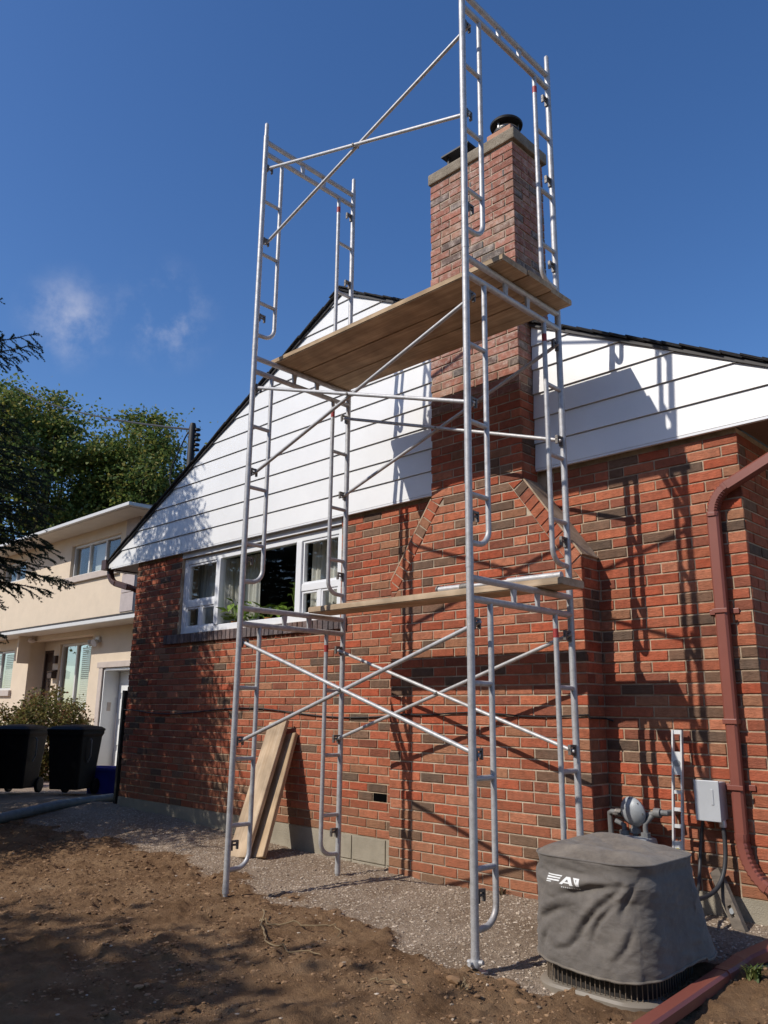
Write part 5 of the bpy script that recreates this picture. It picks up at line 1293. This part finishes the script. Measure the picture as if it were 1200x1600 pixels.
# service mast and overhead cable
ms = thing('service_mast', 'dark service mast with insulators above the far roof edge', 'mast', (-7.40, .62, 3.2))
m = MB(); m.tube([(-7.40, .62, 3.15), (-7.40, .62, 4.74), (-7.40, .62, 4.80)], [.05, .05, .035], 12); part(m, 'pole', 'black_metal', ms, True)
for i in range(5): m = MB(); m.lathe([(.02, -.02), (.04, -.012), (.04, .012), (.02, .02)], 0, 0, 12, True, Matrix.Translation((-7.345, .665, 4.42+i*.072))); part(m, 'insulator', 'black_metal', ms, True)
cbm = MB(); a, b = Vector((-7.43, .60, 4.715)), Vector((-27.5, 5.2, 12.5)); P = []
for t in np.linspace(0, 1, 30): p = a.lerp(b, t); p.z -= .25*4*t*(1-t); P.append(p)
cbm.tube(P, .017, 6); tag(cbm.build('overhead_cable', 'black_metal', None, True), 'overhead service cable running from the mast toward the trees', 'cable')
cbm = MB(); P = [Vector((-7.43, .60, 4.71)), Vector((-7.50, .58, 4.62)), Vector((-7.60, .56, 4.45)), Vector((-7.74, .55, 4.25)), Vector((-7.78, .55, 4.05)), Vector((-7.6, .58, 3.6)), Vector((-7.42, .62, 3.4))]; cbm.tube(P, .010, 6); part(cbm, 'drip_loop', 'black_metal', ms, True)

# ------------------------------------------------------------------ trees
def leaf_quads(centers, size, R_, flat=.0):
    """numpy: one bent leaf (2 triangles) for each centre"""
    n = len(centers); d = R_.normal(size=(n, 3)); d[:, 2] *= .7; d /= np.linalg.norm(d, axis=1)[:, None]
    q = R_.normal(size=(n, 3)); s = np.cross(d, q); s /= np.linalg.norm(s, axis=1)[:, None]
    L_ = size*R_.uniform(.6, 1.3, size=(n, 1)); up_ = np.cross(s, d)
    a = centers-d*L_*.5; b = centers+s*L_*.36+up_*L_*.1; c = centers+d*L_*.5; e = centers-s*L_*.36+up_*L_*.1
    V = np.stack([a, b, c, e], 1).reshape(-1, 3); F = np.arange(n*4).reshape(-1, 4)
    return V, F
def np_mesh(name, V, F, mat, parent=None, kind=None):
    me = bpy.data.meshes.new(name); F = np.asarray(F); n, k_ = F.shape
    me.vertices.add(len(V)); me.vertices.foreach_set('co', V.astype(np.float32).ravel())
    me.loops.add(F.size); me.loops.foreach_set('vertex_index', F.astype(np.int32).ravel())
    me.polygons.add(n); me.polygons.foreach_set('loop_start', (np.arange(n)*k_).astype(np.int32)); me.polygons.foreach_set('loop_total', np.full(n, k_, np.int32))
    me.update(); me.validate(); me.materials.append(MATS[mat]); return link(name, me, parent, None, kind)
def tree(name, base, blobs, nclump, per, csize, lsize, mat, seed, label, trunk_r=.2, group=None, limbs=26):
    """blobs: ellipsoids (centre, radii) that bound the crown, world coordinates"""
    R_ = np.random.RandomState(seed); t = thing(name, label, 'tree', base, group); base = np.array(base)
    cl_ = []
    wts = np.array([b[1][0]*b[1][1]*b[1][2] for b in blobs]); wts /= wts.sum()
    for i in range(nclump):
        c, r = blobs[R_.choice(len(blobs), p=wts)]
        d = R_.normal(size=3); d /= np.linalg.norm(d); rad = R_.uniform(.35, 1.0)**.6
        cl_.append(np.array(c)+d*np.array(r)*rad)
    cl_ = np.array(cl_); pts_ = []
    for c in cl_:
        m = int(per*R_.uniform(.4, 1.5)); s = csize*R_.uniform(.6, 1.35)
        pts_.append(c+R_.normal(size=(m, 3))*np.array([s, s, s*.62]))
    pts_ = np.concatenate(pts_)
    V, F = leaf_quads(pts_, lsize, R_); np_mesh('crown', V-base, F, mat, t)
    m = MB(); cm_ = np.mean([b[0] for b in blobs], 0); top = Vector(cm_)+Vector((0, 0, .3*blobs[0][1][2]))
    b0 = Vector(base); P = [b0+(top-b0)*k_/6+Vector((R_.uniform(-.1, .1), R_.uniform(-.1, .1), 0))*(0 if k_ == 0 else 1)*trunk_r*4 for k_ in range(7)]
    m.tube(P, [trunk_r*(1-.12*k_) for k_ in range(7)], 10)
    for i in R_.choice(len(cl_), min(limbs, len(cl_)), replace=False):
        e = Vector(cl_[i]); k_ = R_.randint(2, 6); a = P[k_]; mid = a.lerp(e, .5)+Vector((0, 0, -.08*(e-a).length)); m.tube([a, mid, e], trunk_r*.32, 6, True, trunk_r*.08)
    part(m, 'trunk', 'bark', t, True)
    return t
GZF = -.28
tree('maple_tree', (-27.5, 7.2, GZF), [((-27.8, 6.6, 8.2), (3.4, 3.4, 4.4)), ((-27.2, 5.3, 10.2), (2.2, 2.2, 2.3)), ((-27.5, 8.6, 6.5), (3, 3, 3))], 210, 330, .46, .145, 'leaf_maple', 3, 'tall green maple tree behind the cream house, broadest of the trees', .3, 'trees behind the cream house', 40)
tree('maple_tree', (-25.3, 9.9, GZF), [((-25.3, 9.3, 8.2), (2.3, 2.3, 3.7)), ((-24.6, 9.2, 9.4), (1.4, 1.4, 1.8)), ((-25.0, 10.8, 6.2), (2.4, 2.4, 2.4))], 170, 310, .42, .145, 'leaf_maple', 4, 'narrower green maple tree behind the roof corner of the cream house', .24, 'trees behind the cream house', 34)
tree('dark_tree', (-27.0, 14.2, GZF), [((-27.0, 13.6, 7.2), (2.6, 2.6, 3.2)), ((-25.6, 13.8, 6.4), (1.6, 1.6, 2.2))], 120, 300, .40, .145, 'leaf_dark', 5, 'dark green tree behind the service mast', .22, 'trees behind the cream house', 20)
# bush in front of the cream house
R_ = np.random.RandomState(12); bb_ = thing('bush', 'rounded yellow green bush in front of the cream house porch', 'bush', (-13.3, 1.55, -.27))
d = R_.normal(size=(420, 3)); d /= np.linalg.norm(d, axis=1)[:, None]; cc = np.array([-13.3, 1.55, .50])+d*np.array([.85, .85, .80])*R_.uniform(.55, 1.0, size=(420, 1))
pts_ = np.concatenate([c+R_.normal(size=(40, 3))*.07 for c in cc]); pts_ = pts_[pts_[:, 2] > -.27]
V, F = leaf_quads(pts_, .055, R_); np_mesh('foliage', V-np.array([-13.3, 1.55, -.27]), F, 'leaf_bush', bb_)
m = MB()
for i in range(26):
    c = cc[R_.randint(len(cc))]; m.tube([(-13.3+R_.uniform(-.15, .15), 1.55+R_.uniform(-.15, .15), -.3), Vector(c).lerp(Vector((-13.3, 1.55, .1)), .4), Vector(c)*1.0], .012, 5, True, .004)
part(m, 'stem', 'bark', bb_, True)
# spruce at the left edge
def spruce(base, H, seed, label, extra=True):
    R_ = np.random.RandomState(seed); t = thing('spruce_tree', label, 'tree', base); b0 = np.array(base)
    m = MB(); m.tube([b0+np.array([0, 0, H*k_/8]) for k_ in range(9)], [.15*(1-k_/8.4) for k_ in range(9)], 10)
    segs = []; z = .9; ga = 0
    def needles_on(a, b, dens, ln):
        segs.append((a, b, dens, ln))
    def branch(z, az, Lb, droop, rise=.15):
        d = np.array([math.cos(az), math.sin(az), 0]); s = np.array([-d[1], d[0], 0]); n = max(5, int(Lb/.10)); P = []
        for k_ in range(n+1):
            u = k_/n; P.append(b0+np.array([0, 0, z])+d*Lb*u+np.array([0, 0, 1])*(rise*u-droop*u*u+.10*max(0, u-.75))*Lb+s*.03*math.sin(u*7+az*3))
        m.tube(P, .018*(Lb/1.8)+.004, 5, True, .003)
        for k_ in range(1, n+1):
            u = k_/n
            if u > .25: needles_on(P[k_-1], P[k_], 1.0, .020)
            if u < .2: continue
            for sd in (-1, 1):
                if R_.rand() < .1: continue
                tl = (.16+.42*Lb*.35*(1-u)+.05)*R_.uniform(.6, 1.2)
                dd = d*R_.uniform(.45, .8)+s*sd*R_.uniform(.6, 1)+np.array([0, 0, R_.uniform(-.40, .05)]); dd /= np.linalg.norm(dd)
                e = P[k_]+dd*tl+np.array([0, 0, -.05*tl]); needles_on(P[k_], e, 1.0, .019)
                m.tube([P[k_], e], .004, 4, True, .002)
                for q in range(int(tl/.05)):
                    w_ = R_.uniform(.2, .95); pp_ = P[k_]+(e-P[k_])*w_; d3 = dd*.7+s*R_.choice([-1, 1])*R_.uniform(.3, .8)+np.array([0, 0, R_.uniform(-.5, .1)]); d3 /= np.linalg.norm(d3)
                    needles_on(pp_, pp_+d3*R_.uniform(.05, .12), 1.0, .018)
    while z < H-.15:
        rad = (2.35*(1-(z/H))**.72+.06)*(1 if z < 4.0 or not extra else .86); nbq = 12 if z < 4.5 else 9
        for k_ in range(nbq):
            az = ga+k_*6.283/nbq+R_.uniform(-.25, .25); Lq = rad*R_.uniform(.78, 1.1)
            if extra and z < 2.75 and Lq*math.cos(az-1.19) > 1.05: Lq = 1.05/math.cos(az-1.19)
            if extra and z >= 2.75 and Lq*math.cos(az-1.19) > 1.5: Lq = 1.5/math.cos(az-1.19)
            branch(z+R_.uniform(-.08, .08), az, Lq, .22+.10*R_.rand(), .12+.25*(z/H))
        ga += 2.4; z += .20+.012*z
    for zq, az, Lb, dr in () if not extra else ((2.78, .66, 2.0, .30), (2.60, .80, 1.75, .24), (3.1, .95, 1.6, .25), (3.4, .7, 1.7, .2), (3.7, .9, 1.5, .2), (3.95, .7, 1.55, .15), (5.0, .7, 1.3, .05), (5.2, .9, 1.2, .0)):
        branch(zq, az, Lb, dr)
    part(m, 'trunk', 'bark', t, True)
    # needles: thin triangles round every twig
    A = []; D_ = []; Ls = []
    for a, b, dn, ln in segs:
        a = np.asarray(a); b = np.asarray(b); L_ = np.linalg.norm(b-a); k_ = max(3, int(L_*420*dn)); u = R_.rand(k_, 1); ax_ = (b-a)/max(L_, 1e-6)
        r = R_.normal(size=(k_, 3)); r -= (r@ax_)[:, None]*ax_; r /= np.linalg.norm(r, axis=1)[:, None]; dd = r*.85+ax_*.6; dd /= np.linalg.norm(dd, axis=1)[:, None]
        A.append(a+(b-a)*u); D_.append(dd); Ls.append(np.full((k_, 1), ln)*R_.uniform(.7, 1.2, size=(k_, 1)))
    A = np.concatenate(A); D_ = np.concatenate(D_); Ls = np.concatenate(Ls)
    sd = np.cross(D_, R_.normal(size=D_.shape)); sd /= np.linalg.norm(sd, axis=1)[:, None]
    V = np.stack([A-sd*.0046, A+sd*.0046, A+D_*Ls], 1).reshape(-1, 3); F = np.arange(len(A)*3).reshape(-1, 3)
    np_mesh('needles', V-b0, F, 'needle', t)
    print('spruce needles', len(A))
spruce((-7.75, -2.75, gz(-7.75, -2.75)-.02), 7.3, 9, 'dark green spruce reaching in from beside the yard')
spruce((-11.0, -3.1, gz(-11.0, -3.1)-.02), 6.0, 19, 'dark green spruce shading the refuse bins', False)
# tree behind the camera whose crown shades the near soil
tree('yard_tree', (-5.4, -10.6, -.4), [((-5.3, -10.9, 4.9), (2.3, 2.3, 1.7)), ((-4.35, -8.75, 4.4), (1.15, 1.1, .9))], 120, 110, .36, .15, 'leaf_dark', 15, 'leafy yard tree standing behind the dug soil', .16, None, 20)
# trees added out of frame to screen the low sky; reflected in the window glass
R_ = np.random.RandomState(31); pts_ = []
for cx in np.linspace(-17, 13, 11):
    cy = -15.5+R_.uniform(-1, 1); h = R_.uniform(6.4, 8.4)
    for i in range(70):
        d = R_.normal(size=3); d /= np.linalg.norm(d); c = np.array([cx, cy, h*.5])+d*np.array([1.9, 1.5, h*.5])*R_.uniform(.5, 1)**.6
        pts_.append(c+R_.normal(size=(26, 3))*np.array([.45, .45, .3]))
pts_ = np.concatenate(pts_); pts_ = pts_[pts_[:, 2] > -.3]
V, F = leaf_quads(pts_, .42, R_); tag(np_mesh('sky_screen_trees', V, F, 'leaf_dark', None, 'stuff'), 'unseen row of trees added behind the camera to screen the low sky', 'trees')
print('bricks', len(BR))
